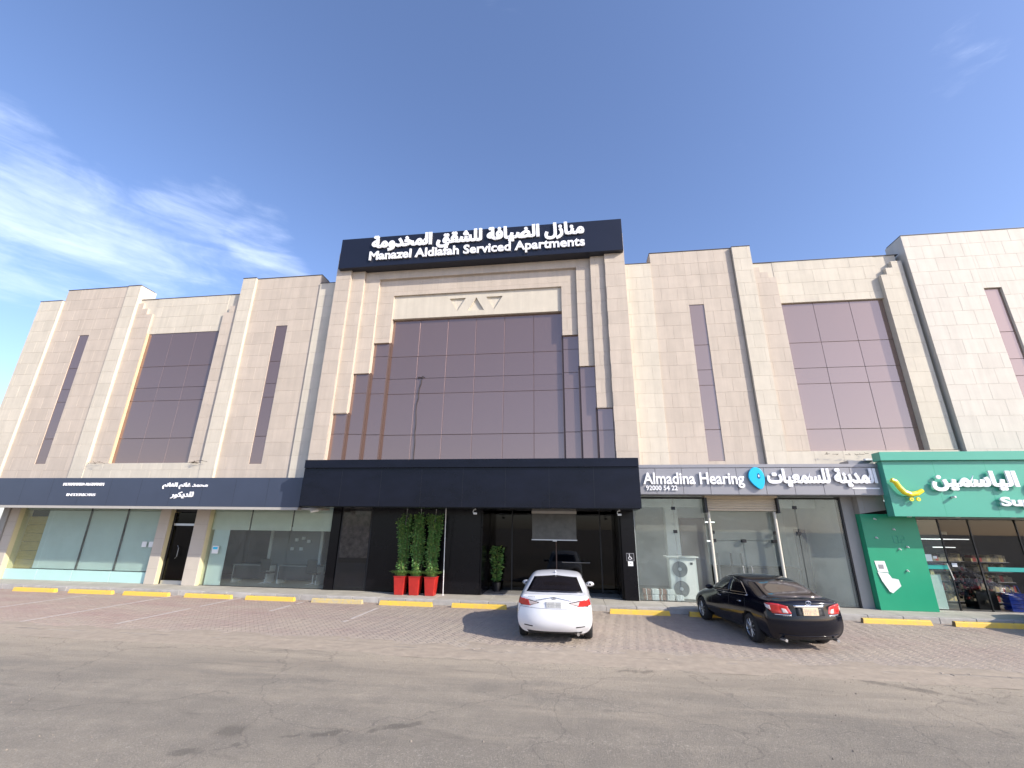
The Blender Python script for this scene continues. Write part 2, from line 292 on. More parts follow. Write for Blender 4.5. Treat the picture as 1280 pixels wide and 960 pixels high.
# ---------------------------------------------------------------- ground
def ground_mat():
    mt = bpy.data.materials.new('asphalt_road'); mt.use_nodes = True; t = mt.node_tree; p = t.nodes['Principled BSDF']; p.inputs['Roughness'].default_value = 0.88
    geo = N(t, 'ShaderNodeNewGeometry'); sp = N(t, 'ShaderNodeSeparateXYZ'); t.links.new(geo.outputs['Position'], sp.inputs[0])
    def noise(scale, det=6, rough=0.6, st=None, dist=0):
        n = N(t, 'ShaderNodeTexNoise'); n.inputs['Scale'].default_value = scale; n.inputs['Detail'].default_value = det; n.inputs['Roughness'].default_value = rough; n.inputs['Distortion'].default_value = dist
        if st:
            mpn = N(t, 'ShaderNodeMapping'); mpn.inputs['Scale'].default_value = st; t.links.new(geo.outputs['Position'], mpn.inputs[0]); t.links.new(mpn.outputs[0], n.inputs['Vector'])
        else: t.links.new(geo.outputs['Position'], n.inputs['Vector'])
        return n.outputs[0]
    def rng(s, a, b, c=0, d=1):
        m_ = N(t, 'ShaderNodeMapRange'); m_.inputs['From Min'].default_value = a; m_.inputs['From Max'].default_value = b; m_.inputs['To Min'].default_value = c; m_.inputs['To Max'].default_value = d
        t.links.new(s, m_.inputs['Value']); return m_.outputs[0]
    def mx(f, a, b, bt='MIX'):
        m_ = N(t, 'ShaderNodeMixRGB', blend_type=bt)
        for i, q in enumerate((f, a, b)):
            if isinstance(q, tuple): m_.inputs[i].default_value = (*q, 1)
            elif isinstance(q, float): m_.inputs[i].default_value = q
            else: t.links.new(q, m_.inputs[i])
        return m_.outputs[0]
    def mth(op, a, b):
        m_ = N(t, 'ShaderNodeMath', operation=op)
        for i, q in enumerate((a, b)):
            if isinstance(q, float): m_.inputs[i].default_value = q
            else: t.links.new(q, m_.inputs[i])
        return m_.outputs[0]
    big = noise(0.35, 5, 0.55, (0.6, 1.4, 1)); mid = noise(2.2, 7, 0.65); fine = noise(38, 4, 0.7); agg = noise(150, 3, 0.6)
    asp = mx(rng(big, 0.35, 0.65), (0.255, 0.225, 0.178), (0.36, 0.312, 0.24))
    asp = mx(rng(mid, 0.3, 0.7, 0, 0.5), asp, (0.165, 0.15, 0.125))
    dust = mx(rng(fine, 0.35, 0.7), (0.45, 0.38, 0.285), (0.36, 0.305, 0.23))
    # windblown sand thickest along the edge of the parking bays, thinning over the carriageway in streaks
    ed = rng(sp.outputs[1], 6.2, 10.6, 0.0, 1.0)
    st = noise(0.9, 8, 0.62, (0.45, 2.2, 1), 0.6)
    f = mth('MULTIPLY', mth('POWER', ed, 1.5), 1.25); f = mth('ADD', f, rng(st, 0.35, 0.75, -0.42, 0.42)); f = rng(f, 0.12, 0.85, 0.0, 0.9)
    col = mx(f, asp, dust)
    speck = rng(noise(55, 4, 0.75), 0.52, 0.66, 0.0, 0.75); col = mx(speck, col, (0.46, 0.41, 0.345))
    speck2 = rng(noise(42, 5, 0.8), 0.54, 0.68, 0.0, 0.7); col = mx(speck2, col, (0.085, 0.08, 0.075))
    blot = rng(noise(1.15, 8, 0.62, (0.55, 1.7, 1), 0.8), 0.58, 0.74, 0.0, 0.5); col = mx(blot, col, (0.125, 0.112, 0.095))
    band = rng(noise(0.55, 8, 0.6, (0.35, 2.6, 1), 0.4), 0.44, 0.60, 0.0, 0.30); col = mx(band, col, (0.175, 0.157, 0.13))
    peb = rng(noise(20, 6, 0.85), 0.56, 0.64, 0.0, 0.8); pm = rng(noise(0.7, 4, 0.5, (0.5, 1.6, 1)), 0.42, 0.62); col = mx(mth('MULTIPLY', peb, pm), col, (0.50, 0.44, 0.36))
    # cracks
    vo = N(t, 'ShaderNodeTexVoronoi', feature='DISTANCE_TO_EDGE'); vo.inputs['Scale'].default_value = 0.33
    wv = N(t, 'ShaderNodeVectorMath', operation='ADD'); nc = N(t, 'ShaderNodeTexNoise'); nc.inputs['Scale'].default_value = 1.4; nc.inputs['Detail'].default_value = 6
    t.links.new(geo.outputs['Position'], nc.inputs['Vector']); t.links.new(geo.outputs['Position'], wv.inputs[0]); t.links.new(nc.outputs['Color'], wv.inputs[1]); t.links.new(wv.outputs[0], vo.inputs['Vector'])
    cr = rng(vo.outputs['Distance'], 0.0, 0.007, 0.38, 0.0); col = mx(cr, col, (0.09, 0.08, 0.07))
    # oil drips across the near lane and a wet patch
    def seg(ax, ay, bx, by, w):
        dx, dy = bx-ax, by-ay; L = math.hypot(dx, dy)
        vx = mth('SUBTRACT', sp.outputs[0], ax); vy = mth('SUBTRACT', sp.outputs[1], ay)
        al = mth('ADD', mth('MULTIPLY', vx, dx/L), mth('MULTIPLY', vy, dy/L)); ac = mth('ABSOLUTE', mth('SUBTRACT', mth('MULTIPLY', vy, dx/L), mth('MULTIPLY', vx, dy/L)), 0.0)
        wob = rng(noise(3.0, 5, 0.6), 0.25, 0.75, -0.09, 0.09)
        a = rng(mth('ADD', ac, wob), w*0.5, w, 1.0, 0.0); ins = mth('MULTIPLY', rng(al, 0.0, 0.15), rng(al, L-0.15, L, 1.0, 0.0)); return mth('MULTIPLY', a, ins)
    drip = seg(-4.95, 5.74, -4.55, 5.98, 0.11); drip = mth('MAXIMUM', drip, seg(-4.62, 6.22, -4.58, 6.70, 0.24)); brk = rng(noise(2.6, 3, 0.5), 0.47, 0.53)
    drip = mth('MAXIMUM', drip, mth('MULTIPLY', seg(-4.6, 6.0, -1.9, 7.25, 0.10), brk)); drip = mth('MAXIMUM', drip, mth('MULTIPLY', seg(0.75, 9.85, 1.45, 10.35, 0.26), brk)); drip = mth('MAXIMUM', drip, mth('MULTIPLY', seg(5.2, 10.4, 6.9, 9.3, 0.16), rng(noise(1.9, 4, 0.6), 0.42, 0.55)))
    col = mx(mth('MULTIPLY', drip, 0.48), col, (0.085, 0.075, 0.062))
    far = rng(sp.outputs[1], -6.0, -14.0); col = mx(far, col, (0.34, 0.29, 0.23))
    t.links.new(col, p.inputs['Base Color'])
    bp = N(t, 'ShaderNodeBump'); bp.inputs['Strength'].default_value = 0.9; bp.inputs['Distance'].default_value = 0.02
    h = mth('ADD', mth('MULTIPLY', noise(70, 5, 0.7), 1.0), mth('MULTIPLY', mid, 1.6)); t.links.new(h, bp.inputs['Height']); t.links.new(bp.outputs[0], p.inputs['Normal'])
    M['asphalt'] = mt
ground_mat()
g = MB(); xs = [-1500, -60, 60, 1500]; ys = [-1500, -30, 40, 1500]
g.add([(x, y, -0.022) for y in ys for x in xs], [(j*4+i, j*4+i+1, (j+1)*4+i+1, (j+1)*4+i) for j in range(3) for i in range(3)], 'asphalt')
tag(g.build('road'), kind='structure')

# parking bays: herringbone clay pavers
PX0, PX1, PY0, PY1 = -31.0, 20.0, 9.75*S, 14.68*S
def paver_mat():
    mt = bpy.data.materials.new('clay_paver'); mt.use_nodes = True; t = mt.node_tree; p = t.nodes['Principled BSDF']; p.inputs['Roughness'].default_value = 0.85
    geo = N(t, 'ShaderNodeNewGeometry'); sp = N(t, 'ShaderNodeSeparateXYZ'); t.links.new(geo.outputs['Position'], sp.inputs[0])
    def noise(scale, det=5, st=None):
        n = N(t, 'ShaderNodeTexNoise'); n.inputs['Scale'].default_value = scale; n.inputs['Detail'].default_value = det; n.inputs['Roughness'].default_value = 0.6
        if st:
            q = N(t, 'ShaderNodeMapping'); q.inputs['Scale'].default_value = st; t.links.new(geo.outputs['Position'], q.inputs[0]); t.links.new(q.outputs[0], n.inputs['Vector'])
        else: t.links.new(geo.outputs['Position'], n.inputs['Vector'])
        return n.outputs[0]
    def rng(s, a, b, c=0, d=1):
        m_ = N(t, 'ShaderNodeMapRange'); m_.inputs[1].default_value = a; m_.inputs[2].default_value = b; m_.inputs[3].default_value = c; m_.inputs[4].default_value = d
        t.links.new(s, m_.inputs[0]); return m_.outputs[0]
    def mx(f, a, b):
        m_ = N(t, 'ShaderNodeMixRGB')
        for i, q in enumerate((f, a, b)):
            if isinstance(q, tuple): m_.inputs[i].default_value = (*q, 1)
            elif isinstance(q, float): m_.inputs[i].default_value = q
            else: t.links.new(q, m_.inputs[i])
        return m_.outputs[0]
    red = mx(geo.outputs['Random Per Island'], (0.34, 0.225, 0.195), (0.385, 0.275, 0.24))
    gry = mx(geo.outputs['Random Per Island'], (0.315, 0.26, 0.225), (0.35, 0.295, 0.255))
    w = N(t, 'ShaderNodeMath', operation='ADD'); t.links.new(rng(sp.outputs[0], -12, -5, 1.0, 0.12), w.inputs[0]); t.links.new(rng(noise(0.35), 0.3, 0.7, -0.35, 0.35), w.inputs[1])
    cl = N(t, 'ShaderNodeClamp'); t.links.new(w.outputs[0], cl.inputs[0]); col = mx(cl.outputs[0], gry, red)
    dust = rng(noise(0.8, 7, (0.6, 1.3, 1)), 0.34, 0.64, 0.10, 0.72); col = mx(dust, col, (0.42, 0.36, 0.285))
    ed = N(t, 'ShaderNodeMath', operation='MULTIPLY'); t.links.new(rng(sp.outputs[1], 12.1, 11.0, 0.0, 1.0), ed.inputs[0]); t.links.new(rng(noise(2.0, 6), 0.35, 0.65, 0.2, 1.0), ed.inputs[1])
    col = mx(ed.outputs[0], col, (0.43, 0.375, 0.30)); col = mx(rng(noise(30), 0.4, 0.75, 0.0, 0.5), col, (0.24, 0.20, 0.17))
    oil = rng(noise(1.7, 4, (1.0, 0.6, 1)), 0.67, 0.74, 0.0, 0.45); col = mx(oil, col, (0.14, 0.12, 0.11))
    t.links.new(col, p.inputs['Base Color'])
    b = N(t, 'ShaderNodeBump'); b.inputs['Strength'].default_value = 0.5; b.inputs['Distance'].default_value = 0.006; t.links.new(noise(90), b.inputs['Height']); t.links.new(b.outputs[0], p.inputs['Normal'])
    M['paver'] = mt
paver_mat()
M['sandbed'] = mat('joint_sand', (0.27, 0.225, 0.185), 0.95, vary=0.25, scale=3)
pave = tag(MB().box(PX0, PX1, PY0, PY1+0.1, -0.06, -0.006, 'sandbed').build('parking_pavement'), kind='structure')
bl, bw = 0.2, 0.1; ca, sa = math.cos(math.radians(38)), math.sin(math.radians(38)); bricks = []
R_ = 330
for i in range(-R_, R_):
    for j in range(-R_, R_):
        # herringbone: cell (i,j) on a 0.1 m grid; horizontal bricks start where (i-j)%4==0, vertical ones where (i-j)%4==2 (offset)
        k = (i - j) % 4
        if k == 0: cx, cy, hx, hy = (i+1)*bw, (j+0.5)*bw, bl/2, bw/2
        elif k == 3: cx, cy, hx, hy = (i+0.5)*bw, (j+1)*bw, bw/2, bl/2
        else: continue
        x = cx*ca - cy*sa - 4; y = cx*sa + cy*ca + 13.5
        if PX0+0.1 < x < PX1-0.1 and PY0+0.08 < y < PY1-0.06: bricks.append((x, y, hx-0.0022, hy-0.0022))
def brick_geo(x, y, hx, hy, dz):
    pts = []
    tl = (random.uniform(-.0009, .0009), random.uniform(-.0009, .0009))
    for (sx, sy, ins, z) in ((-1,-1,0,-.03),(1,-1,0,-.03),(1,1,0,-.03),(-1,1,0,-.03),(-1,-1,.003,0),(1,-1,.003,0),(1,1,.003,0),(-1,1,.003,0)):
        lx, ly = sx*(hx-ins), sy*(hy-ins); pts.append((x+lx*ca-ly*sa, y+lx*sa+ly*ca, z+dz+(tl[0]*sx+tl[1]*sy if z == 0 else 0)))
    return pts, [(4,5,6,7),(0,1,5,4),(1,2,6,5),(2,3,7,6),(3,0,4,7)]
def inview(x, y):
    d = Vector((x, y, -2.3*S)); zc = d.dot(fwd); return zc > 0 and abs(d.dot(r2)/zc*549.3) < 635
near = sorted([b for b in bricks if inview(b[0], b[1])], key=lambda b: b[0]**2+b[1]**2)[:300]; ns = set(near)
protos = {}
for b in near:
    kind = b[2] > b[3]
    if kind not in protos:
        g = MB(); v, f = brick_geo(0, 0, b[2], b[3], 0); g.add(v, f, 'paver'); o = g.build('brick', pave); protos[kind] = o.data
    else: o = bpy.data.objects.new('brick', protos[kind]); C.objects.link(o); o.parent = pave
    o.location = (b[0], b[1], random.uniform(-.002, .0014)); o.rotation_euler = (random.uniform(-.01, .01), random.uniform(-.01, .01), 0)
g = MB()
for b in bricks:
    if b not in ns:
        v, f = brick_geo(*b, random.uniform(-.002, .0014)); g.add(v, f, 'paver')
tag(g.build('brick_field', pave), kind='stuff')
# painted bay lines, worn thin, 2 mm over the bricks
starts = [-19.35, -17.13, -15.0, -12.73, -10.52, -8.24, -6.0, -3.72, -1.44, 0.96, 3.15, 5.4, 7.62, 9.82]
for i, x in enumerate((-18.1, -15.0, -12.3, -9.6, -6.55)):
    g = MB(); y = PY1 - 0.1; yend = (11.9, 11.5, 11.75, 13.6, 13.2)[i]
    while y > yend:
        dy = random.uniform(.15, .5)
        if random.random() < (.95, .95, .93, .45, .55)[i]: g.box(x-0.045+random.uniform(-.006, .006), x+0.045+random.uniform(-.006, .006), max(y-dy, yend), y, 0.0035, 0.0055, 'line')
        y -= dy
    if g.v: tag(g.build('bay_marking'), kind='structure')

# concrete edging between road and bays
x = PX0; edge = tag(MB().box(PX0, PX1, 9.62*S, 9.74*S, -0.08, -0.022+0.004, 'sandbed').build('road_edging'), kind='structure')
while x < PX1:
    L = 0.98; z = -0.012+random.uniform(-.006, .006)
    o = MB().box(0, L-0.015, 0, 0.11, -0.05, 0.006, 'edging').build('edging_stone', edge, bevel=0.006) if x == PX0 else None
    if o is None:
        o = bpy.data.objects.new('edging_stone', eds); C.objects.link(o); o.parent = edge
    eds = o.data
    o.location = (x, 9.63*S+random.uniform(-.008, .008), z); o.rotation_euler = (0, 0, random.uniform(-.006, .006)); x += L
# loose grit along the edge
g = MB()
for i in range(2600):
    x = random.uniform(-16, 14); y = 9.65*S + random.gauss(-0.25, 0.55)
    if i > 1900: y = random.uniform(5.2, 10.6)
    if i > 1500 and i < 1900: x = random.uniform(1.5, 6.5); y = 9.7*S+random.gauss(0, .12)
    r = random.uniform(.004, .012)*(1.0 if i <= 1900 or i > 1900 else 1)*(1.6 if random.random() < .06 else 1); a = random.uniform(0, 3)
    v = [(x+r*math.cos(a+k*1.57)*random.uniform(.6, 1.2), y+r*math.sin(a+k*1.57), -0.02) for k in range(4)] + [(x, y, -0.02+r*random.uniform(.7, 1.3))]
    g.add(v, [(0,1,4),(1,2,4),(2,3,4),(3,0,4)], 'pebble')
tag(g.build('loose_grit'), kind='stuff', label='loose grit and pebbles scattered along the road edge')

# windblown sand lying over the seam between road and bays, a low uneven sheet
from mathutils import noise as mn
g = MB(); nx, ny = 900, 30; vs = []
for j in range(ny+1):
    for i in range(nx+1):
        x = -22+38.0*i/nx; y = 10.25+1.75*j/ny
        h = mn.fractal(Vector((x*0.9, y*2.2, 3.1)), 0.9, 2.1, 5)*0.55+mn.noise(Vector((x*5, y*7, 0)))*0.10
        c_ = 1-abs((y-10.98)/0.85)**1.6; z = -0.022+0.034*(c_*0.80+h*0.75-0.22)
        if y > 11.02: z += 0.012
        vs.append((x, y, z))
g.add(vs, [(j*(nx+1)+i, j*(nx+1)+i+1, (j+1)*(nx+1)+i+1, (j+1)*(nx+1)+i) for j in range(ny) for i in range(nx)], 'sand')
tag(g.build('blown_sand', smooth=True), kind='stuff', label='thin windblown sand over the seam between road and parking bays')

# raised pavement with kerb stones and slabs
KY = 14.72*S; WY = 16.0*S
pv = tag(MB().box(PX0, PX1, KY+0.10, WY+0.3, -0.02, 0.14, 'slab').build('pavement'), kind='structure')
x = PX0; k0 = None
while x < PX1:
    if k0 is None: o = MB().box(0, 0.99, 0, 0.16, -0.02, 0.163, 'kerb').build('kerb_stone', pv, bevel=0.012); k0 = o.data
    else: o = bpy.data.objects.new('kerb_stone', k0); C.objects.link(o); o.parent = pv
    o.location = (x, KY-0.05+random.uniform(-.004, .004), random.uniform(-.004, .004)); x += 1.0
x = PX0; k0 = None
while x < PX1:
    for r in range(2):
        if k0 is None: o = MB().box(0, 0.993, 0, 0.65, 0.12, 0.17, 'slab').build('paving_slab', pv, bevel=0.004); k0 = o.data
        else: o = bpy.data.objects.new('paving_slab', k0); C.objects.link(o); o.parent = pv
        o.location = (x, KY+0.115+0.657*r, random.uniform(-.002, .002))
    x += 1.0

# yellow wheel stops
looks = ['at the far left beyond the sand glass shop', 'in front of the frosted shop window, second from the left end', 'in front of the right half of the frosted window', 'in front of the narrow black shop door',
 'in front of the shop window with white sheets', 'half faded, in front of the dark tower corner left of the red pots', 'just left of the red pots', 'in front of the red pots, shaded at its right end by the white car', 'hidden under the nose of the white car',
 'between the white car and the black car', 'half hidden behind the front wheel of the black car', 'behind the black car, before the glass shop', 'in front of the green wall panel', 'rightmost, in front of the supermarket window']
looks = ['leftmost in view, before the mustard boarded corner', 'second from the left, below the frosted window', 'third from the left, just left of the black door', 'near the narrow black shop door',
 'under the left part of the window with white sheets', 'before the window with the office desks', 'half faded and patchy, beside the black corner of the entrance', 'just below the three red plant pots',
 'shaded at its right end by the white car', 'under the nose of the white car', 'between the white car and the black car', 'half hidden by the front wheel of the black car', 'before the green wall panel', 'at the right edge before the supermarket window']
starts2 = [-19.35, -17.13, -15.0, -12.73, -10.52, -8.24, -6.0, -3.72, -1.44, 0.96, 3.15, 7.62, 9.82]
lk = [looks[0], looks[1], looks[2], looks[3], looks[5], looks[6], looks[7], looks[8], looks[9], looks[10], looks[11], looks[12], looks[13]]
stop0 = None
for i, x in enumerate(starts2):
    if stop0 is None:
        t0 = thing('wheel_stop', 'x', 'wheel stop')
        L = 1.68*S; d = 0.15
        prof = [(0, 0), (0.012, 0.115), (0.03, 0.135), (d-0.03, 0.135), (d-0.012, 0.115), (d, 0)]
        g = MB(); vs = [(0.0 if k == 0 else L, p_[0], p_[1]) for k in range(2) for p_ in prof]
        vs = [((0.02 if q[2] > .1 else 0) if q[0] == 0 else L-(0.02 if q[2] > .1 else 0), q[1], q[2]) for q in vs]
        g.add(vs, [(a, a+1, a+7, a+6) for a in range(5)], 'yellow'); g.add(vs, [(0, 1, 2, 3, 4, 5)], 'stopend'); g.add(vs, [tuple(range(6, 12))[::-1]], 'yellow')
        g.build('body', t0, bevel=0.006)
        for bx in (0.3, L-0.3): MB().tube([(bx, d/2, .125), (bx, d/2, .142)], .014, 'dark').build('bolt', t0)
        stop0 = t0; t = t0
    else: t = copy_tree(stop0)
    t.location = (x*S, 14.28*S + random.uniform(-.02, .02), 0); t.rotation_euler = (0, 0, random.uniform(-.008, .008))
    tag(t, 'yellow painted concrete wheel stop ' + lk[i], 'wheel stop', 'yellow wheel stops along the kerb')
    if i == 5:
        for ch in t.children:
            if ch.name.startswith('body'):
                ch.data = ch.data.copy(); ch.data.materials[0] = M['softyellow']

# ---------------------------------------------------------------- facade
TW, TH = 0.92, 0.545
tilecount = {}
def tiles(par, x0, x1, z0, z1, Y, m, tw=TW):
    """stone slabs on one rectangle, survey units; running bond, joints open"""
    j = 0; n = 0; r = math.floor(z0/TH)
    while r*TH < z1-0.02:
        a, b = max(z0, r*TH), min(z1, (r+1)*TH)
        if b-a > 0.03:
            c = math.floor(x0/tw)-1
            off = tw*0.5 if r % 2 else 0
            while c*tw+off < x1-0.02:
                p, q = max(x0, c*tw+off), min(x1, (c+1)*tw+off)
                if q-p > 0.03:
                    dj = random.uniform(0, .004)
                    piece('wall_tile', par, p*S+.001, q*S-.001, Y*S-.014+dj*.6, Y*S+.004, a*S+.0012, b*S-.0012, m); n += 1
                c += 1
        r += 1
    tilecount[par.name] = tilecount.get(par.name, 0)+n
def wallpart(par, name, rects, Y, m, yb=16.8, tile=True, tw=TW, cap=None):
    """a wall element of one or more rectangles (x0,x1,z0,z1) with its tiles in front"""
    g = MB()
    for x0, x1, z0, z1 in rects: g.box(x0*S, x1*S, Y*S, yb*S, z0*S, z1*S, m)
    o = g.build(name, par)
    if tile:
        for x0, x1, z0, z1 in rects: tiles(par, x0, x1, z0, z1, Y, m, tw)
    if cap:
        g = MB()
        for x0, x1, z0, z1 in cap: g.box((x0-.01)*S, (x1+.01)*S, (Y-.028)*S, (yb-.1)*S, z1*S+.002, (z1+.022)*S, 'coping')
        g.build('coping', par)
    return o
def corbel(par, steps, zb, Y, m, tw=TW):
    o = wallpart(par, 'corbel', [(a, c_, zb, t_) for a, c_, t_ in steps], Y, m, tile=False)
    zl = min(t_ for _, _, t_ in steps); tiles(par, steps[0][0], steps[-1][1], zb, zl, Y, m, tw)
    for a, c_, t_ in steps:
        if t_ > zl+.05: tiles(par, a, c_, zl, t_, Y, m, 5)
    return o
def holed(x0, x1, z0, z1, hx0, hx1, hz0, hz1):
    return [(x0, hx0, z0, z1), (hx1, x1, z0, z1), (hx0, hx1, z0, hz0), (hx0, hx1, hz1, z1)]
ROWS = [4.6, 5.71, 7.37, 7.97, 8.97, 10.6]
def window(par, name, x0, x1, z0, z1, Y, cols, m='panel', rows=ROWS, yb=16.7):
    fr = MB().box((x0-.06)*S, (x1+.06)*S, (Y+.03)*S, yb*S, (z0-.05)*S, (z1+.05)*S, 'gframe').build(name, par)
    zs = [z0]+[r for r in rows if z0+.1 < r < z1-.1]+[z1]; xs = [x0]+[c for c in cols if x0+.05 < c < x1-.05]+[x1]
    for i in range(len(xs)-1):
        for j in range(len(zs)-1):
            o = piece('window_panel', fr, xs[i]*S+.008, xs[i+1]*S-.008, Y*S, Y*S+.03, zs[j]*S+.009, zs[j+1]*S-.009, m)
            mw = Matrix.Translation((xs[i]*S+.005, Y*S, zs[j]*S+.006)) @ Matrix.Rotation(random.uniform(-.0016, .0016), 4, 'Z') @ Matrix.Rotation(random.uniform(-.0012, .0012), 4, 'X') @ Matrix.Diagonal(((xs[i+1]-xs[i])*S-.010, .02, (zs[j+1]-zs[j])*S-.012, 1))
            o.matrix_basis = PINV(fr) @ mw
    return fr
ZB = 3.6
# ---- left wing
LW = thing('building', 'beige stone left wing with a wide mauve window between two slit windows', 'building', (-17.5*S, 16*S, 0))
wallpart(LW, 'end_strip', [(-25.5, -24.25, ZB, 12.5)], 15.95, 'cream', cap=[(-25.5, -24.25, 0, 12.5)])
wallpart(LW, 'pier', holed(-24.25, -20.87, ZB, 13.1, -22.75, -22.22, 4.64, 10.63), 16.05, 'beige', cap=[(-24.25, -20.87, 0, 13.1)])
window(LW, 'slit_window', -22.75, -22.22, 4.64, 10.63, 16.06, [])
wallpart(LW, 'pilaster', [(-20.85, -20.15, ZB, 13.1)], 16.0, 'cream', cap=[(-20.85, -20.15, 0, 13.1)])
corbel(LW, [(-20.15, -19.86, 12.2), (-19.86, -19.56, 11.9), (-19.56, -19.24, 11.6)], 4.66, 16.13, 'beige')
wallpart(LW, 'spandrel', [(-19.24, -15.5, 10.6, 12.42)], 16.22, 'cream', cap=[(-20.15, -14.8, 0, 12.42)])
wallpart(LW, 'spandrel_step', [(-20.15, -19.86, 12.2, 12.42), (-19.86, -19.56, 11.9, 12.42), (-19.56, -19.24, 11.6, 12.42)], 16.22, 'cream', tile=False)
wallpart(LW, 'spandrel_step', [(-15.5, -15.25, 11.45, 12.42), (-15.25, -15.0, 11.77, 12.42), (-15.0, -14.8, 12.08, 12.42)], 16.22, 'cream', tile=False)
window(LW, 'wide_window', -19.24, -15.5, 4.66, 10.6, 16.235, [-17.98, -16.75])
MB().box(-19.24*S, -19.205*S, 16.12*S, 16.23*S, 4.66*S, 10.6*S, 'brass').build('window_trim', LW)
corbel(LW, [(-15.5, -15.25, 11.45), (-15.25, -15.0, 11.77), (-15.0, -14.8, 12.08)], 4.66, 16.1, 'beige')
wallpart(LW, 'sill_band', [(-20.15, -14.8, ZB, 4.64)], 16.02, 'cream')
wallpart(LW, 'pilaster', [(-14.8, -14.15, ZB, 13.1)], 16.0, 'cream', cap=[(-14.8, -14.15, 0, 13.1)])
wallpart(LW, 'pier', holed(-14.15, -10.97, ZB, 13.1, -12.78, -12.23, 4.6, 10.65), 16.12, 'beige', cap=[(-14.15, -10.97, 0, 13.1)])
window(LW, 'slit_window', -12.78, -12.23, 4.6, 10.65, 16.13, [])
wallpart(LW, 'end_strip', [(-10.95, -10.02, ZB, 12.62)], 16.06, 'cream', cap=[(-10.95, -10.02, 0, 12.62)])
onebox('roof', LW, -25.4, -10.0, 16.9, 30, 4.2, 12.2, 'joint')  # unseen building body behind the facade, added to block light and sky
# ---- right wing
RW = thing('building', 'beige stone right wing above the grey sign, with one slit window', 'building', (7.4*S, 16*S, 0))
wallpart(RW, 'end_strip', [(2.36, 3.4, ZB, 12.62)], 16.07, 'cream', cap=[(2.36, 3.4, 0, 12.62)], tw=0.62)
wallpart(RW, 'pier', holed(3.4, 6.55, ZB, 13.1, 4.72, 5.27, 4.6, 10.67), 16.12, 'beige', cap=[(3.4, 6.55, 0, 13.1)], tw=0.62)
window(RW, 'slit_window', 4.72, 5.27, 4.6, 10.67, 16.14, [], 'panel_skylit')
wallpart(RW, 'pilaster', [(6.57, 7.25, ZB, 13.08)], 16.0, 'cream', cap=[(6.57, 7.25, 0, 13.08)], tw=0.62)
corbel(RW, [(7.25, 7.5, 12.15), (7.5, 7.78, 11.92), (7.78, 8.05, 11.67)], 4.92, 16.1, 'beige')
wallpart(RW, 'spandrel', [(8.05, 11.68, 10.6, 12.4)], 16.22, 'cream', cap=[(7.25, 12.55, 0, 12.4)], tw=0.9)
wallpart(RW, 'spandrel_step', [(7.25, 7.5, 12.15, 12.4), (7.5, 7.78, 11.92, 12.4), (7.78, 8.05, 11.67, 12.4)], 16.22, 'cream', tile=False)
wallpart(RW, 'spandrel_step', [(11.68, 11.9, 11.5, 12.4), (11.9, 12.14, 11.78, 12.4), (12.14, 12.45, 12.05, 12.4)], 16.22, 'cream', tile=False)
window(RW, 'wide_window', 8.05, 11.68, 4.92, 10.6, 16.3, [9.26, 10.52], 'panel_skylit')
corbel(RW, [(11.68, 11.9, 11.5), (11.9, 12.14, 11.78), (12.14, 12.5, 12.05)], 4.92, 16.07, 'cream')
wallpart(RW, 'sill_band', [(7.25, 12.5, ZB, 4.9)], 16.02, 'cream', tw=0.9)
onebox('roof', RW, 2.4, 12.4, 16.9, 30, 4.2, 12.2, 'joint')
# ---- end block
EB = thing('building', 'tall pale stone block with a slit window at the right edge, above the green sign', 'building', (16*S, 16*S, 0))
wallpart(EB, 'end_block', holed(12.62, 17.4, ZB, 13.03, 14.75, 15.31, 4.6, 10.66), 15.93, 'pale', cap=[(12.62, 17.4, 0, 13.03)], tw=0.66)
window(EB, 'slit_window', 14.75, 15.31, 4.6, 10.66, 16.0, [], 'panel_skylit')
wallpart(EB, 'pilaster', [(17.4, 19.0, ZB, 13.03)], 15.85, 'pale', tile=False)
onebox('roof', EB, 12.7, 19.0, 16.9, 30, 4.2, 12.2, 'joint')
# ---- central tower
CT = thing('building', 'central entrance tower with stepped stone frames round a tall mauve glass wall', 'building', (-3.9*S, 16*S, 0))
YO = 15.72; d_ = 0.125; tw = 0.78
wallpart(CT, 'outer_pier', [(-10.02, -9.34, ZB, 13.9)], YO, 'beige', tw=tw); wallpart(CT, 'outer_pier', [(1.55, 2.34, ZB, 13.9)], YO, 'beige', tw=tw)
wallpart(CT, 'frame_leg', [(-9.34, -8.76, 6.52, 13.9)], YO+d_, 'beige', tw=tw); wallpart(CT, 'frame_leg', [(0.98, 1.55, 6.52, 13.9)], YO+d_, 'beige', tw=tw)
wallpart(CT, 'frame_arch', [(-8.76, -8.1, 8.22, 12.58), (0.4, 0.98, 8.22, 12.58), (-8.76, 0.98, 12.58, 13.9)], YO+2*d_, 'beige', tw=tw)
wallpart(CT, 'frame_arch', [(-8.1, -7.42, 9.6, 11.8), (-0.22, 0.4, 9.6, 11.8), (-8.1, 0.4, 11.8, 12.58)], YO+3*d_, 'beige', tw=tw)
wallpart(CT, 'gable_wall', [(-7.42, -0.22, 10.72, 11.8)], YO+4*d_+.03, 'cream', tile=False)
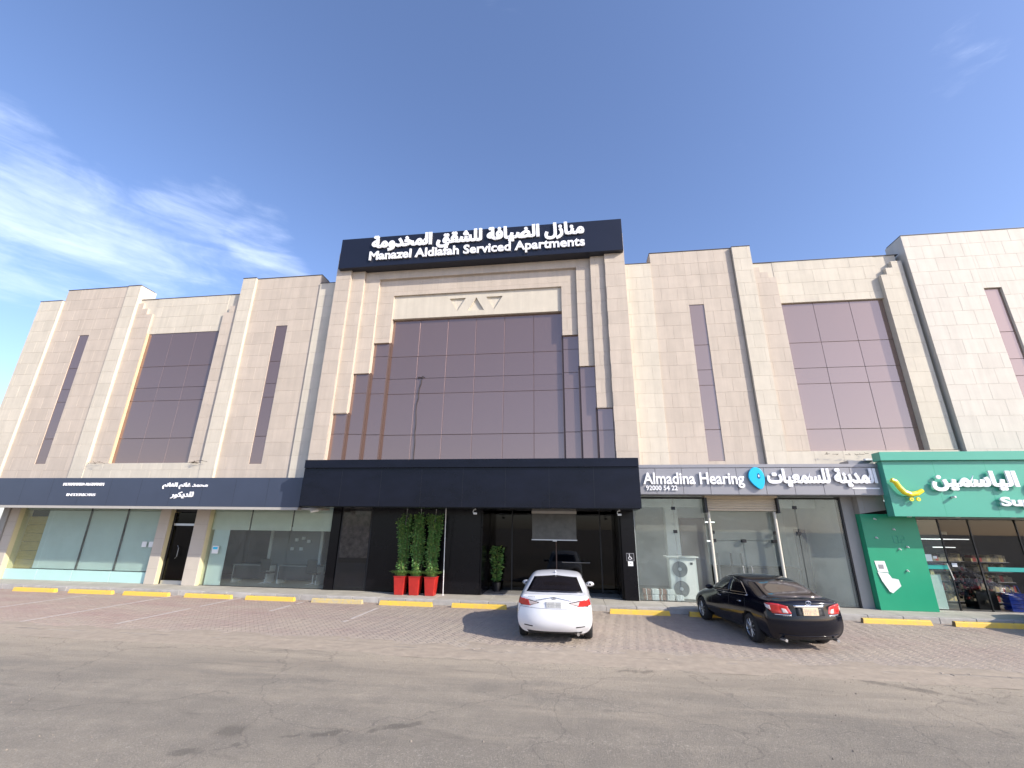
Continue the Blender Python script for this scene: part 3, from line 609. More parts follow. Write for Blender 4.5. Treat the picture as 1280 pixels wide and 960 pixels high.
def plate_holes(par, name, outer, holes, Yf, th, m):
    cu = bpy.data.curves.new(name, 'CURVE'); cu.dimensions = '2D'; cu.fill_mode = 'BOTH'; cu.extrude = th/2
    for pl in [outer]+holes:
        s_ = cu.splines.new('POLY'); s_.points.add(len(pl)-1); s_.use_cyclic_u = True
        for p_, q_ in zip(s_.points, pl): p_.co = (q_[0]*S, q_[1]*S, 0, 1)
    co = bpy.data.objects.new(name, cu); me = co.to_mesh(); g = MB(); g.add([(v.co.x, Yf+th/2-v.co.z, v.co.y) for v in me.vertices], [tuple(p_.vertices) for p_ in me.polygons], m)
    co.to_mesh_clear(); bpy.data.objects.remove(co); return g.build(name, par)
tri = []
for cx, upd in ((-4.6, 0), (-3.8, 1), (-3.02, 0)):
    w0, a_, b_2 = .35, 10.95, 11.56
    tri.append([(cx-w0, a_), (cx+w0, a_), (cx, b_2)] if upd else [(cx-w0, b_2), (cx, a_), (cx+w0, b_2)])
gp = plate_holes(CT, 'gable_panel', [(-7.42, 10.72), (-0.22, 10.72), (-0.22, 11.8), (-7.42, 11.8)], tri, (YO+4*d_)*S-.055, .08, 'cream')
YG = YO+4*d_+0.10
window(CT, 'glass_wall', -7.42, -0.22, 4.5, 10.72, YG, [-6.2, -4.98, -3.78, -2.58, -1.38], 'panel', rows=[5.71, 7.4, 8.05, 9.02])
for x0_, x1_, zt_, dy_, rw_ in ((-8.1, -7.44, 9.6, .14, [5.71, 7.4, 8.05, 9.02]), (-8.76, -8.12, 8.22, .28, [5.71, 7.4]), (-9.34, -8.78, 6.52, .40, [5.71]), (-0.2, 0.4, 9.6, .14, [5.71, 7.4, 8.05, 9.02]), (0.42, 0.98, 8.22, .28, [5.71, 7.4]), (1.0, 1.55, 6.52, .40, [5.71])):
    window(CT, 'glass_bay', x0_, x1_, 4.5, zt_, YG-dy_, [], 'panel', rows=rw_)
for xx, zt, yy in ((-7.42, 9.6, YG-.135), (-8.10, 8.22, YG-.275), (-8.76, 6.52, YG-.395)):
    MB().box((xx-.03)*S, (xx+.025)*S, yy*S, (YG+.02)*S, 4.5*S, zt*S, 'brown').build('bay_return', CT)
onebox('roof', CT, -10.0, 2.3, 16.9, 30, 4.2, 13.9, 'joint')
print('TILES', tilecount)

# ---------------------------------------------------------------- lettering
AR = {}
for ch, base, dual in (('ا',0xFE8D,0),('أ',0xFE83,0),('ب',0xFE8F,1),('ة',0xFE93,0),('ت',0xFE95,1),('خ',0xFEA5,1),('ح',0xFEA1,1),('د',0xFEA9,0),('ر',0xFEAD,0),('ز',0xFEAF,0),('س',0xFEB1,1),('ش',0xFEB5,1),('ض',0xFEBD,1),('ع',0xFEC9,1),('غ',0xFECD,1),('ف',0xFED1,1),('ق',0xFED5,1),('ك',0xFED9,1),('ل',0xFEDD,1),('م',0xFEE1,1),('ن',0xFEE5,1),('و',0xFEED,0),('ي',0xFEF1,1)):
    AR[ch] = (base, base+1, base+2 if dual else None, base+3 if dual else None)
def shape_ar(s):
    out = []
    for i, c in enumerate(s):
        if c not in AR: out.append(c); continue
        p = i > 0 and s[i-1] in AR and AR[s[i-1]][2]; n = i < len(s)-1 and s[i+1] in AR and AR[c][2]
        out.append(chr(AR[c][(3 if n else 1) if p else (2 if n else 0)]))
    return ''.join(reversed(out))
def lettering(name, parent, text, x0, x1, z0, z1, Y, thick, m, bold=0.02, shear=0.0, stand=0.0):
    """raised letters fitted to a rectangle on the facade (metres); contours are filled glyph part by glyph part"""
    c = bpy.data.curves.new('t', 'FONT'); c.body = text; o = bpy.data.objects.new('t', c); C.objects.link(o)
    for q in bpy.context.selected_objects: q.select_set(False)
    bpy.context.view_layer.objects.active = o; o.select_set(True); bpy.ops.object.convert(target='CURVE')
    sp = []
    for s in o.data.splines:
        pts = [p.co.copy() for p in s.bezier_points] if s.type == 'BEZIER' else [p.co.to_3d() for p in s.points]
        ar_ = sum(a.x*b.y-b.x*a.y for a, b in zip(pts, pts[1:]+pts[:1]))/2
        sp.append((s, pts, ar_))
    def inside(p, poly):
        r = False; n = len(poly)
        for i in range(n):
            a, b = poly[i], poly[(i+1) % n]
            if (a.y > p.y) != (b.y > p.y) and p.x < (b.x-a.x)*(p.y-a.y)/(b.y-a.y)+a.x: r = not r
        return r
    arab = any(ord(ch) > 0x600 for ch in text)
    sign = 1 if sum((1 if a[2] > 0 else -1)*abs(a[2]) for a in sp) > 0 else -1
    outs = [q for q in sp if q[2]*sign > 0]; holes = [q for q in sp if q[2]*sign <= 0]
    groups = [[q] for q in outs]
    for h in holes:
        cand = [g_ for g_ in groups if inside(h[1][0], g_[0][1])]
        if cand: min(cand, key=lambda g_: abs(g_[0][2])).append(h)
    V = []; F_ = []
    for gr in groups:
        cu = bpy.data.curves.new('g', 'CURVE'); cu.dimensions = '2D'; cu.fill_mode = 'BOTH'; cu.extrude = 0.5; cu.bevel_depth = bold; cu.bevel_resolution = 0; cu.resolution_u = 3
        for s, pts, _ in gr:
            ns_ = cu.splines.new('BEZIER'); ns_.bezier_points.add(len(s.bezier_points)-1); ns_.use_cyclic_u = True
            for a, b in zip(ns_.bezier_points, s.bezier_points):
                a.co = b.co; a.handle_left_type = 'FREE'; a.handle_right_type = 'FREE'; a.handle_left = b.handle_left; a.handle_right = b.handle_right
        co = bpy.data.objects.new('g', cu); me = co.to_mesh(); k = len(V)
        V += [v.co.copy() for v in me.vertices]; F_ += [tuple(i+k for i in p.vertices) for p in me.polygons]
        co.to_mesh_clear(); bpy.data.objects.remove(co); bpy.data.curves.remove(cu)
    bpy.data.objects.remove(o)
    ax = [v.x for v in V]; ay = [v.y for v in V]; lx, hx, ly, hy = min(ax), max(ax), min(ay), max(ay)
    zz = 0.5+bold
    nv = []
    for v in V:
        u_ = (v.x-lx)/(hx-lx); w_ = (v.y-ly)/(hy-ly)
        nv.append((x0+u_*(x1-x0)+shear*w_*(z1-z0), Y-stand-thick*(0.5+0.5*max(-1, min(1, v.z/zz))), z0+w_*(z1-z0)))
    g = MB(); g.add(nv, F_, m); return g.build(name, parent)
# ---------------------------------------------------------------- signs and canopies
def U(v): return v*S
# roof sign of the tower
sg = thing('roof_sign', 'long black rooftop sign with white Arabic and English raised letters on the entrance tower', 'sign', (-3.9*S, 15.6*S, 13.2*S))
def SG(x, z, Y=15.5): a, b = sc(x, z, 15.8, Y); return a*S, b*S
xa, za = SG(-10.06, 13.165); xb, zb_ = SG(2.345, 14.69)
MB().box(xa, xb, 15.5*S, 16.5*S, za, zb_, 'signblack').build('sign_box', sg, bevel=.01)
for i in range(1, 9):
    xx = xa+(xb-xa)*i/9; MB().box(xx-.004, xx+.004, 15.5*S-.002, 15.5*S+.01, za+.01, zb_-.01, 'dark').build('panel_joint', sg)
def rect(x0, x1, z0, z1, Ym, Yn): a, c_ = sc(x0, z0, Ym, Yn); b, d = sc(x1, z1, Ym, Yn); return a*S, b*S, c_*S, d*S
r = rect(-8.55, 0.80, 13.80, 14.66, 15.75, 15.5)
lettering('arabic_lettering', sg, shape_ar('منازل الضيافة للشقق المخدومة'), *r, 15.5*S-.03, .06, 'white', bold=.05)
r = rect(-8.6, 0.80, 13.27, 13.86, 15.75, 15.5)
lettering('english_lettering', sg, 'Manazel Aldiafah Serviced Apartments', *r, 15.5*S-.03, .06, 'white', bold=.026)

# navy canopy over the hotel entrance
cn = thing('canopy', 'dark navy metal canopy projecting over the black hotel entrance', 'canopy', (-3.5*S, 14.5*S, 3*S))
YC = 13.85
def CN(x, z, Ym=15.0, Yn=YC): a, b = sc(x, z, Ym, Yn); return a*S, b*S
xa, z1c = CN(-9.62, 4.265); xb, z0c = CN(2.18, 2.95)
MB().box(xa, xb, YC*S, 15.9*S, z0c, z1c, 'canopy').build('fascia', cn)
la, l0 = CN(-9.62, 4.27, 15.0, YC-.07); lb, l1 = CN(2.165, 4.565, 15.0, YC-.07)
MB().box(la-.03, lb+.02, (YC-.07)*S, 15.9*S, z1c+.003, l1, 'canopy').build('top_lip', cn, bevel=.004)
for i in range(1, 8):
    xx = xa+(xb-xa)*i/8; MB().box(xx-.003, xx+.003, YC*S-.0015, YC*S+.01, z0c+.01, z1c-.01, 'dark').build('panel_joint', cn)
MB().box(xa+.05, xb-.05, (YC+.05)*S, 15.88*S, z0c-.03, z0c-.004, 'black').build('soffit', cn)
for px_ in (-3.33, 1.5):
    f = thing('floodlight', 'small white floodlight under the navy canopy, ' + ('above the tall plant in the entrance recess' if px_ < 0 else 'at the right end above the wheelchair sign'), 'lamp', (px_*S*.93, 14.3*S, z0c), group='floodlights under the canopy')
    x_, y_, z_ = px_*S*.93, 14.3*S, z0c-.03
    MB().tube([(x_, y_, z_), (x_, y_, z_-.05)], .012, 'offwhite').build('bracket', f)
    pts = [(x_+.07*math.cos(a), y_-.02, z_-.10+.07*math.sin(a)) for a in [math.radians(q) for q in range(60, 301, 30)]]
    MB().tube(pts, .014, 'offwhite').build('arm', f)
    MB().box(x_-.06, x_+.07, y_-.06, y_+.03, z_-.20, z_-.13, 'offwhite').build('lamp_head', f, bevel=.015)

# blue sign
bs = thing('shop_sign', 'long plain navy blue shop sign with two small white letterings at the left', 'sign', (-15*S, 14.5*S, 2.9*S))
YB = 14.4
r = rect(-26.2, -9.95, 2.915, 3.985, 15.5, YB)
MB().box(r[0], r[1], YB*S, 15.93*S, r[2], r[3], 'navy').build('sign_box', bs, bevel=.004)
MB().box(r[0]-.01, r[1]-.02, YB*S-.02, YB*S+.25, r[2]-.10, r[2]-.003, 'trim').build('bottom_trim', bs)
for i in range(1, 12):
    xx = r[0]+(r[1]-r[0])*i/12; MB().box(xx-.003, xx+.003, YB*S-.0015, YB*S+.01, r[2]+.01, r[3]-.01, 'dark').build('panel_joint', bs)
r = rect(-20.25, -18.4, 3.68, 3.79, 15.5, YB); lettering('english_lettering', bs, 'MOHAMMED ALGHANIM', *r, YB*S, .03, 'white', bold=.014)
r = rect(-19.95, -18.65, 3.28, 3.38, 15.5, YB); lettering('english_lettering', bs, 'INTERIORS', *r, YB*S, .03, 'white', bold=.014)
r = rect(-15.75, -13.82, 3.56, 3.80, 15.5, YB); lettering('arabic_lettering', bs, shape_ar('محمد غانم الغانم'), *r, YB*S, .03, 'white', bold=.03)
r = rect(-15.3, -14.35, 3.20, 3.46, 15.5, YB); lettering('arabic_lettering', bs, shape_ar('للديكور'), *r, YB*S, .03, 'white', bold=.03)

# grey sign of the hearing shop
gs = thing('shop_sign', 'light grey panelled shop sign with white letters and a cyan pin shaped logo', 'sign', (6*S, 15.3*S, 3.4*S))
YH = 15.1
r = rect(1.9, 9.66, 3.42, 4.37, 15.5, YH)
MB().box(r[0], r[1], YH*S+.03, 15.93*S, r[2], r[3], 'greysign').build('sign_box', gs)
MB().box(r[0], r[1]-.01, YH*S-.02, YH*S+.028, r[3]-.085, r[3]+.03, 'greysign').build('top_trim', gs, bevel=.005)
nP = 9; cuts = [r[0]+.02+(r[1]-r[0]-.03)*i/nP for i in range(nP+1)]
for i in range(nP): piece('panel', gs, cuts[i]+.004, cuts[i+1]-.004, YH*S, YH*S+.028, r[2]+.01, r[3]-.10, 'greysign')
r = rect(2.34, 5.52, 3.62, 4.12, 15.4, YH); lettering('english_lettering', gs, 'Almadina Hearing', *r, YH*S, .05, 'white', bold=.022, stand=.03)
r = rect(2.42, 3.42, 3.54, 3.70, 15.4, YH); lettering('phone_number', gs, '92000 54 22', *r, YH*S, .03, 'white', bold=.02, stand=.02)
r = rect(6.22, 9.44, 3.66, 4.24, 15.4, YH); lettering('arabic_lettering', gs, shape_ar('المدينة للسمعيات'), *r, YH*S, .05, 'white', bold=.05, stand=.03)
r = rect(8.7, 9.48, 3.60, 3.64, 15.4, YH); MB().box(r[0], r[1], YH*S-.012, YH*S, r[2], r[3], 'white').build('underline', gs)
# pin logo: fat drop pointing down with a small droplet hole
cx, cz = sc(5.89, 3.97, 15.4, YH); cx *= S; cz *= S
pts = []
for k in range(36):
    a = 2*math.pi*k/36; rr = 0.30*S
    x_ = rr*.78*math.cos(a); z_ = rr*math.sin(a)
    if z_ < 0: x_ += 0.13*(z_/rr)**2*1.0; x_ *= (1-0.35*(z_/rr)**2); z_ *= 1.28
    pts.append((cx+x_, cz+z_))
lg = MB().poly_y(pts, YH*S-.12, YH*S-.03, 'cyan').build('pin_logo', gs, bevel=.012)
pts = [(cx+.075+.055*math.cos(a)*(1 if math.sin(a) < 0 else .75), cz+.03+.10*math.sin(a)) for a in [2*math.pi*k/20 for k in range(20)]]
MB().poly_y(pts, YH*S-.128, YH*S-.119, 'cyandk').build('logo_drop', gs)
pts = [(cx+.072+.022*math.cos(a), cz+.03+.045*math.sin(a)) for a in [2*math.pi*k/16 for k in range(16)]]
MB().poly_y(pts, YH*S-.136, YH*S-.127, 'white').build('logo_dot', gs)

# green supermarket sign
gr = thing('shop_sign', 'bright green supermarket sign with a yellow trolley logo at the right edge', 'sign', (12*S, 15*S, 2.8*S))
YE = 14.85
r = rect(9.66, 16.6, 2.79, 4.72, 15.3, YE); xg = r[0]
MB().box(r[0], r[1], YE*S, 15.16*S, r[2], r[3]-.30, 'green').build('sign_box', gr)
MB().box(r[0]-.09, r[1], YE*S-.12, 15.12*S, r[3]-.29, r[3], 'green').build('top_lip', gr, bevel=.006)
MB().box(r[0]+.3, r[1], 15.16*S+.002, 15.9*S, r[2]+.02, r[2]+.10, 'greendark').build('soffit', gr)
for x_ in (0.55, 2.0, 3.6, 5.2): MB().tube([(r[0]+x_, YE*S+.2, r[2]-.02), (r[0]+x_, YE*S+.2, r[2]-.001)], .07, 'offwhite', 16).build('downlight', gr)
for k in range(1, 5): MB().box(r[0]+k*1.55-.003, r[0]+k*1.55+.003, YE*S-.0015, YE*S+.01, r[2]+.01, r[3]-.3, 'greendark').build('panel_joint', gr)
q = rect(10.80, 13.12, 3.52, 4.12, 15.25, YE); lettering('arabic_lettering', gr, shape_ar('الياسمين'), *q, YE*S, .06, 'white', bold=.05, stand=.06)
q = rect(13.38, 15.4, 3.42, 4.2, 15.25, YE); lettering('arabic_lettering', gr, shape_ar('أسواق'), *q, YE*S, .06, 'white', bold=.05, stand=.06)
q = rect(12.48, 15.6, 3.02, 3.36, 15.25, YE); lettering('english_lettering', gr, 'Supermarket', *q, YE*S, .06, 'white', bold=.035, stand=.06)
def LP(px, py, Y=14.72):     # survey helper: picture position to sign plane, used for the logo outline only
    v = r2*((px-640)/549.3) - u2*((py-480)/549.3) + fwd; t_ = Y*S/v.y; return (v.x*t_, Y*S, 2.3*S+v.z*t_)
lp = [LP(*p) for p in ((1114, 600), (1119, 602), (1124, 609), (1130, 615), (1138, 618), (1146, 617), (1153, 613))]
MB().tube(lp, [.075, .08, .08, .085, .085, .08, .065], 'yellowl', 10).build('trolley_logo', gr)
for p in ((1140, 624), (1148.5, 624)):
    c_ = LP(*p); MB().disc_y((c_[0], c_[1], c_[2]), .025, .062, .05, 'yellowl').build('trolley_wheel', gr)
q = rect(11.27, 11.33, 3.32, 3.38, 15.25, YE); MB().box(q[0], q[1], YE*S-.16, YE*S, q[2], q[3], 'offwhite').build('sensor', gr, bevel=.01)

# ---------------------------------------------------------------- ground floor: blue sign shop
SF = thing('shop', 'glass shop front under the blue sign with beige pillars and a narrow black door', 'shop', (-15.8*S, 15.9*S, .17))
ZT = 3.3*S; Z0 = .17; YW = 15.9*S
def pillar(par, x0, x1, m='pillar', y0=15.80, y1=16.3, z1=3.3):
    o = MB().box(x0*S, x1*S, y0*S, y1*S, Z0, z1*S, m).build('pillar', par, bevel=.006)
    MB().box(x1*S-.004, x1*S+.012, (y0+.03)*S, y1*S-.02, Z0+.002, z1*S, 'litret').build('pillar_lit_side', o)  # thin overlay that colours the right return as sunlit
    for k in range(1, 6): MB().box(x0*S-.001, x1*S+.001, y0*S-.0015, y0*S+.01, Z0+k*.6, Z0+k*.6+.005, 'joint').build('tile_joint', o)
    return o
pillar(SF, -22.75, -22.33); pillar(SF, -15.86, -15.42); pillar(SF, -14.3, -13.74)
MB().box(-23.05*S, -22.77*S, 15.75*S, 16.2*S, Z0, 3.3*S, 'greycl').build('end_panel', SF)
def pane(par, x0, x1, z0, z1, Y, m='glass', frame=None, name='window_pane', t=.012):
    o = MB().box(x0*S, x1*S, Y*S, Y*S+t, z0*S, z1*S, m).build(name, par)
    if frame:
        w = frame
        f = MB().box((x0-w)*S, x0*S, (Y-.02)*S, (Y+.04)*S, (z0-w)*S, (z1+w)*S, 'dark').box(x1*S, (x1+w)*S, (Y-.02)*S, (Y+.04)*S, (z0-w)*S, (z1+w)*S, 'dark')
        f.box(x0*S, x1*S, (Y-.02)*S, (Y+.04)*S, (z0-w)*S, z0*S, 'dark').box(x0*S, x1*S, (Y-.02)*S, (Y+.04)*S, z1*S, (z1+w)*S, 'dark'); f.build('window_frame', o)
    return o
YP = 15.98
for a, b in ((-22.3, -20.9), (-20.88, -19.2), (-19.18, -17.52), (-17.5, -15.88)): pane(SF, a, b, .55, 3.2, YP)
for a, b in ((-22.3, -20.8), (-20.78, -19.2), (-19.18, -17.52), (-17.5, -15.88)): piece('base_panel', SF, a*S, b*S, (YP-.03)*S, (YP+.05)*S, Z0, .53*S, 'aqua')
for a in (-19.19, -17.51): MB().box((a-.02)*S, (a+.02)*S, (YP+.02)*S, (YP+.05)*S, .55*S, 3.2*S, 'dark').build('mullion', SF)
# frosted boards behind the glass
for a, b in ((-21.22, -19.22), (-19.17, -17.54), (-17.49, -15.9)): piece('frosted_board', SF, a*S, b*S, 16.05*S, 16.08*S, .55*S, 2.74*S, 'frost')
onebox('fascia_board', SF, -22.3, -15.9, 16.05, 16.1, 2.75, 3.3, 'sheet')
for k in range(7): piece('board', SF, -22.3*S, -21.2*S, 16.2*S, 16.24*S, (.2+.33*k)*S, (.52+.33*k)*S, 'wood')
onebox('side_screen', SF, -21.22, -21.16, 16.2, 17.2, .15, 2.7, 'frost')
# door
dr = MB().box(-15.42*S, -14.3*S, 16.0*S, 16.08*S, 2.72*S, 3.25*S, 'dark').build('transom', SF)
d = MB().box(-15.40*S, -15.33*S, 15.98*S, 16.06*S, Z0, 2.70*S, 'dark').box(-14.38*S, -14.31*S, 15.98*S, 16.06*S, Z0, 2.70*S, 'dark').box(-15.33*S, -14.38*S, 15.98*S, 16.06*S, 2.22*S, 2.30*S, 'steel').box(-15.33*S, -14.38*S, 15.98*S, 16.06*S, Z0, .28*S, 'steel').build('door', SF)
MB().box(-15.33*S, -14.38*S, 16.01*S, 16.03*S, .28*S, 2.22*S, 'tinted').build('door_glass', d); MB().box(-15.33*S, -14.38*S, 16.01*S, 16.03*S, 2.30*S, 2.70*S, 'tinted').build('transom_glass', d)
hp = [(-14.95*S, 15.97*S, 1.05*S), (-14.85*S, 15.93*S, 1.12*S), (-14.85*S, 15.93*S, 1.42*S), (-14.95*S, 15.97*S, 1.5*S)]; MB().tube(hp, .012, 'steel').build('door_handle', d)
# second window, three white sheets hanging behind its top
for a, b in ((-13.70, -12.16), (-12.14, -10.45), (-10.43, -8.82)): pane(SF, a, b, .17, 3.2, YP)
MB().box(-13.72*S, -8.8*S, (YP-.02)*S, (YP+.05)*S, .15, .19, 'dark').build('sill_rail', SF)
for a, b in ((-13.72, -12.18), (-12.12, -10.47), (-10.41, -8.80)): piece('hanging_sheet', SF, a*S, b*S, 16.05*S, 16.07*S, 2.09*S, 3.2*S, 'sheet')
piece('teal_strip', SF, -13.6*S, -12.95*S, 16.05*S, 16.07*S, .17, 2.09*S, 'frost')
MB().box(-13.45*S, -13.2*S, 15.94*S, 15.965*S, 1.25*S, 1.52*S, 'paper').build('poster', SF)
MB().box(-13.42*S, -13.23*S, 15.936*S, 15.94*S, 1.40*S, 1.48*S, 'cyan').build('poster_band', SF)
for a in (-16.5, -16.2): MB().box(a*S, (a+.2)*S, 15.965*S, 15.975*S, 1.42*S, 1.62*S, 'paper').build('window_sticker', SF)
# room shell
rm = MB(); rm.box(-22.9*S, -8.85*S, 20.5*S, 20.6*S, .1, 3.6*S, 'roomdark').box(-22.9*S, -22.8*S, 16.3*S, 20.5*S, .1, 3.6*S, 'roomdark').box(-8.85*S, -8.8*S, 16.1*S, 20.5*S, .1, 3.6*S, 'roomdark').box(-22.9*S, -8.8*S, 16.1*S, 20.6*S, 3.35*S, 3.45*S, 'roomdark').box(-22.9*S, -8.8*S, 16.12*S, 20.6*S, .08, .168, 'floorin')
rm.box(-15.5*S, -15.4*S, 16.3*S, 20.5*S, .17, 3.35*S, 'roomdark'); rm.build('room', SF)
fd = MB(); X0, X1, Yd = -12.75*S, -10.35*S, 18.2*S
fd.box(X0, X0+.13, Yd, Yd+.08, .17, 2.1*S, 'offwhite').box(X1-.13, X1, Yd, Yd+.08, .17, 2.1*S, 'offwhite').box(X0, X1, Yd, Yd+.08, 2.1*S, 2.1*S+.13, 'offwhite'); fd.build('inner_door_frame', SF)
for k, (xx, zz) in enumerate(((-11.6, 1.65), (-11.3, 1.72), (-11.05, 1.6), (-11.75, 1.3), (-11.35, 1.3))): MB().box(xx*S, (xx+.14)*S, Yd-.01, Yd+.04, zz*S, (zz+.12)*S, 'paper').build('door_note', SF)
fd = MB(); fd.box(X0+.13, X1-.13, Yd+.05, Yd+.07, .17, 2.1*S, 'roommid').build('inner_door', SF)
for i, (x_, w_) in enumerate(((-13.3, 1.5), (-11.4, 1.7))):
    t = thing('desk', 'dark office desk behind the shop glass, ' + ('left one nearer the teal strip' if i == 0 else 'right one in front of the white door frame'), 'desk', (x_*S, 17.2*S, .17), group='office desks')
    MB().box(x_*S, (x_+w_)*S, 17.0*S, 17.6*S, .88, .92, 'roommid').build('desk_top', t)
    MB().box((x_+.05)*S, (x_+w_-.05)*S, 17.02*S, 17.04*S, .35, .88, 'roomdark').build('front_panel', t)
    for a in (x_+.03, x_+w_-.08): MB().box(a*S, a*S+.05, 17.02*S, 17.55*S, .17, .88, 'offwhite').build('leg', t)
ch = None
for i, (x_, lb) in enumerate(((-11.9, 'left dark office chair between the two desks'), (-10.0, 'dark office chair at the right end of the shop window'), (-9.3, 'dark chair in the corner beside the black tower wall'))):
    t = thing('office_chair', lb, 'chair', (x_*S, 16.8*S, .17), group='office chairs')
    x0 = x_*S; y0 = 16.7*S
    MB().box(x0, x0+.45, y0, y0+.45, .60, .66, 'dark').build('seat', t, bevel=.02); MB().box(x0, x0+.45, y0-.03, y0+.02, .72, 1.2, 'dark').build('backrest', t, bevel=.02)
    MB().tube([(x0+.22, y0+.22, .25), (x0+.22, y0+.22, .6)], .025, 'steel').build('column', t)
    for k in range(5):
        a = k*1.257; MB().tube([(x0+.22, y0+.22, .25), (x0+.22+.26*math.cos(a), y0+.22+.26*math.sin(a), .2)], .018, 'steel').build('leg', t)
cm = thing('security_camera', 'white security camera at the end of the blue sign beside the canopy', 'camera', (-8.75*S, 14.5*S, 2.8*S))
MB().box(-9.3*S, -8.55*S, 14.6*S, 15.2*S, 2.80*S, 2.86*S, 'trim').build('bracket', cm); MB().tube([(-8.78*S, 14.4*S, 2.74*S), (-8.6*S, 14.55*S, 2.79*S)], .05, 'offwhite', 12).build('camera_body', cm)

# ---------------------------------------------------------------- ground floor: black hotel entrance
HE = thing('hotel_entrance', 'black clad hotel entrance with a deep glazed recess under the navy canopy', 'entrance', (-3.4*S, 15.9*S, .17))
xs_ = [-8.78, -8.42]; piece('black_panel', HE, -8.78*S, -8.44*S, 15.86*S, 15.95*S, Z0, ZT, 'black')
xs_ = [-7.22, -6.0, -4.6, -3.2]
for a, b in zip(xs_, xs_[1:]): piece('black_panel', HE, a*S, b*S-.006, 15.86*S, 15.95*S, Z0, ZT, 'black')
onebox('backing', HE, -8.8, -3.2, 15.96, 16.1, .12, 3.35, 'black')
hw = MB().box(-8.42*S, -7.24*S, 15.90*S, 15.95*S, .2, 3.2*S, 'dark').build('side_window', HE)
pane(HE, -8.36, -7.30, .22, 3.1, 15.868, 'smoke')
# curtain behind the tinted pane sits inside the frame depth
o = MB().box(-8.36*S, -7.30*S, 15.885*S, 15.893*S, 1.22*S, 2.82*S, 'curtain').build('curtain', HE); MB().box(-8.36*S, -7.30*S, 15.885*S, 15.893*S, .24*S, 1.05*S, 'bluedark').build('lower_sheet', HE)
# recess
g = MB(); g.box(-3.2*S, -3.15*S, 15.9*S, 18.0*S, .15, ZT, 'black').box(1.5*S, 1.56*S, 15.95*S, 18.0*S, .15, ZT, 'black').box(-3.2*S, 1.56*S, 15.9*S, 18.2*S, 2.98*S, 3.1*S, 'black').box(-3.2*S, 1.56*S, 16.31*S, 20*S, .1, .166, 'floorin').box(-3.2*S, 1.56*S, 20*S, 20.1*S, .1, ZT, 'roomdark').box(-3.25*S, -3.2*S, 18*S, 20*S, .1, ZT, 'roomdark').box(1.56*S, 1.6*S, 18*S, 20*S, .1, ZT, 'roomdark').box(-3.2*S, 1.56*S, 18.2*S, 20*S, 2.98*S, 3.1*S, 'roomdark'); g.build('recess', HE)
for a, b in ((-3.14, -2.3), (-2.28, -0.66), (-0.64, .95), (.97, 1.49)): pane(HE, a, b, .17, 2.96, 17.3, 'tinted')
for a in (-2.29, .96): MB().box((a-.02)*S, (a+.02)*S, 17.27*S, 17.32*S, .17, 2.96*S, 'dark').build('mullion', HE)
MB().box(-.67*S, -.63*S, 17.26*S, 17.3*S, .17, 2.1*S, 'gframe').build('door_edge', HE)
MB().tube([(-.45*S, 17.2*S, 1.15*S), (.55*S, 17.2*S, 1.15*S)], .018, 'steel').build('door_handle', HE)
# hanging screen between canopy and door
sn = thing('hanging_poster', 'grey printed poster hanging high in the dark entrance above the white car', 'poster', (-.66*S, 15.98*S, 2*S))
MB().box(-1.42*S, .09*S, 15.97*S, 15.985*S, 1.95*S, 2.78*S, 'greysheet').build('print', sn); MB().box(-1.44*S, .11*S, 15.94*S, 16.0*S, 2.79*S, 2.93*S, 'trim').build('roller', sn, bevel=.01); MB().box(-1.44*S, .11*S, 15.96*S, 15.99*S, 1.915*S, 1.945*S, 'steel').build('bottom_rail', sn)
MB().box(-.72*S, -.58*S, 15.95*S, 15.98*S, 1.885*S, 1.912*S, 'offwhite').build('pull_tab', sn)
# right pillar with the wheelchair sign
MB().box(1.56*S, 2.0*S, 15.75*S, 16.2*S, Z0, ZT, 'black').build('corner_pillar', HE, bevel=.006)
ws = thing('wheelchair_sign', 'dark plate with a white wheelchair symbol above a white notice on the black pillar', 'sign', (1.8*S, 15.74*S, 1.5*S))
wx, wz, wy = 1.80*S, 1.33*S, 15.745*S
MB().box(wx-.14, wx+.14, wy-.012, wy, wz, wz+.27, 'greysign').build('plate', ws, bevel=.003); MB().box(wx-.125, wx+.125, wy-.015, wy-.012, wz+.015, wz+.255, 'dark').build('plate_face', ws)
MB().box(wx-.09, wx+.09, wy-.012, wy, wz-.17, wz-.01, 'paper').build('notice', ws); MB().box(wx-.03, wx+.035, wy-.014, wy-.012, wz-.10, wz-.08, 'greysign').build('notice_print', ws)
yy = wy-.017
MB().disc_y((wx-.015, yy, wz+.10), .042, .056, .004, 'white', 20).build('wheel_mark', ws)
MB().tube([(wx-.025, yy, wz+.215), (wx-.018, yy, wz+.135), (wx+.03, yy, wz+.13), (wx+.055, yy, wz+.07), (wx+.075, yy, wz+.08)], .010, 'white', 6).build('figure_mark', ws)
MB().disc_y((wx-.028, yy, wz+.232), .0, .015, .003, 'white', 12).build('head_mark', ws)
# pole beside the pots
pl = thing('thin_pole', 'thin white leaning pole right of the red pots', 'pole', (-4.4*S, 15.3*S, .17))
MB().tube([(-4.37*S, 15.62*S, .16), (-4.34*S, 15.3*S, z0c-.03)], .016, 'paper').build('pole', pl); MB().tube([(-4.37*S, 15.62*S, .162), (-4.37*S, 15.62*S, .18)], .05, 'paper').build('foot', pl)

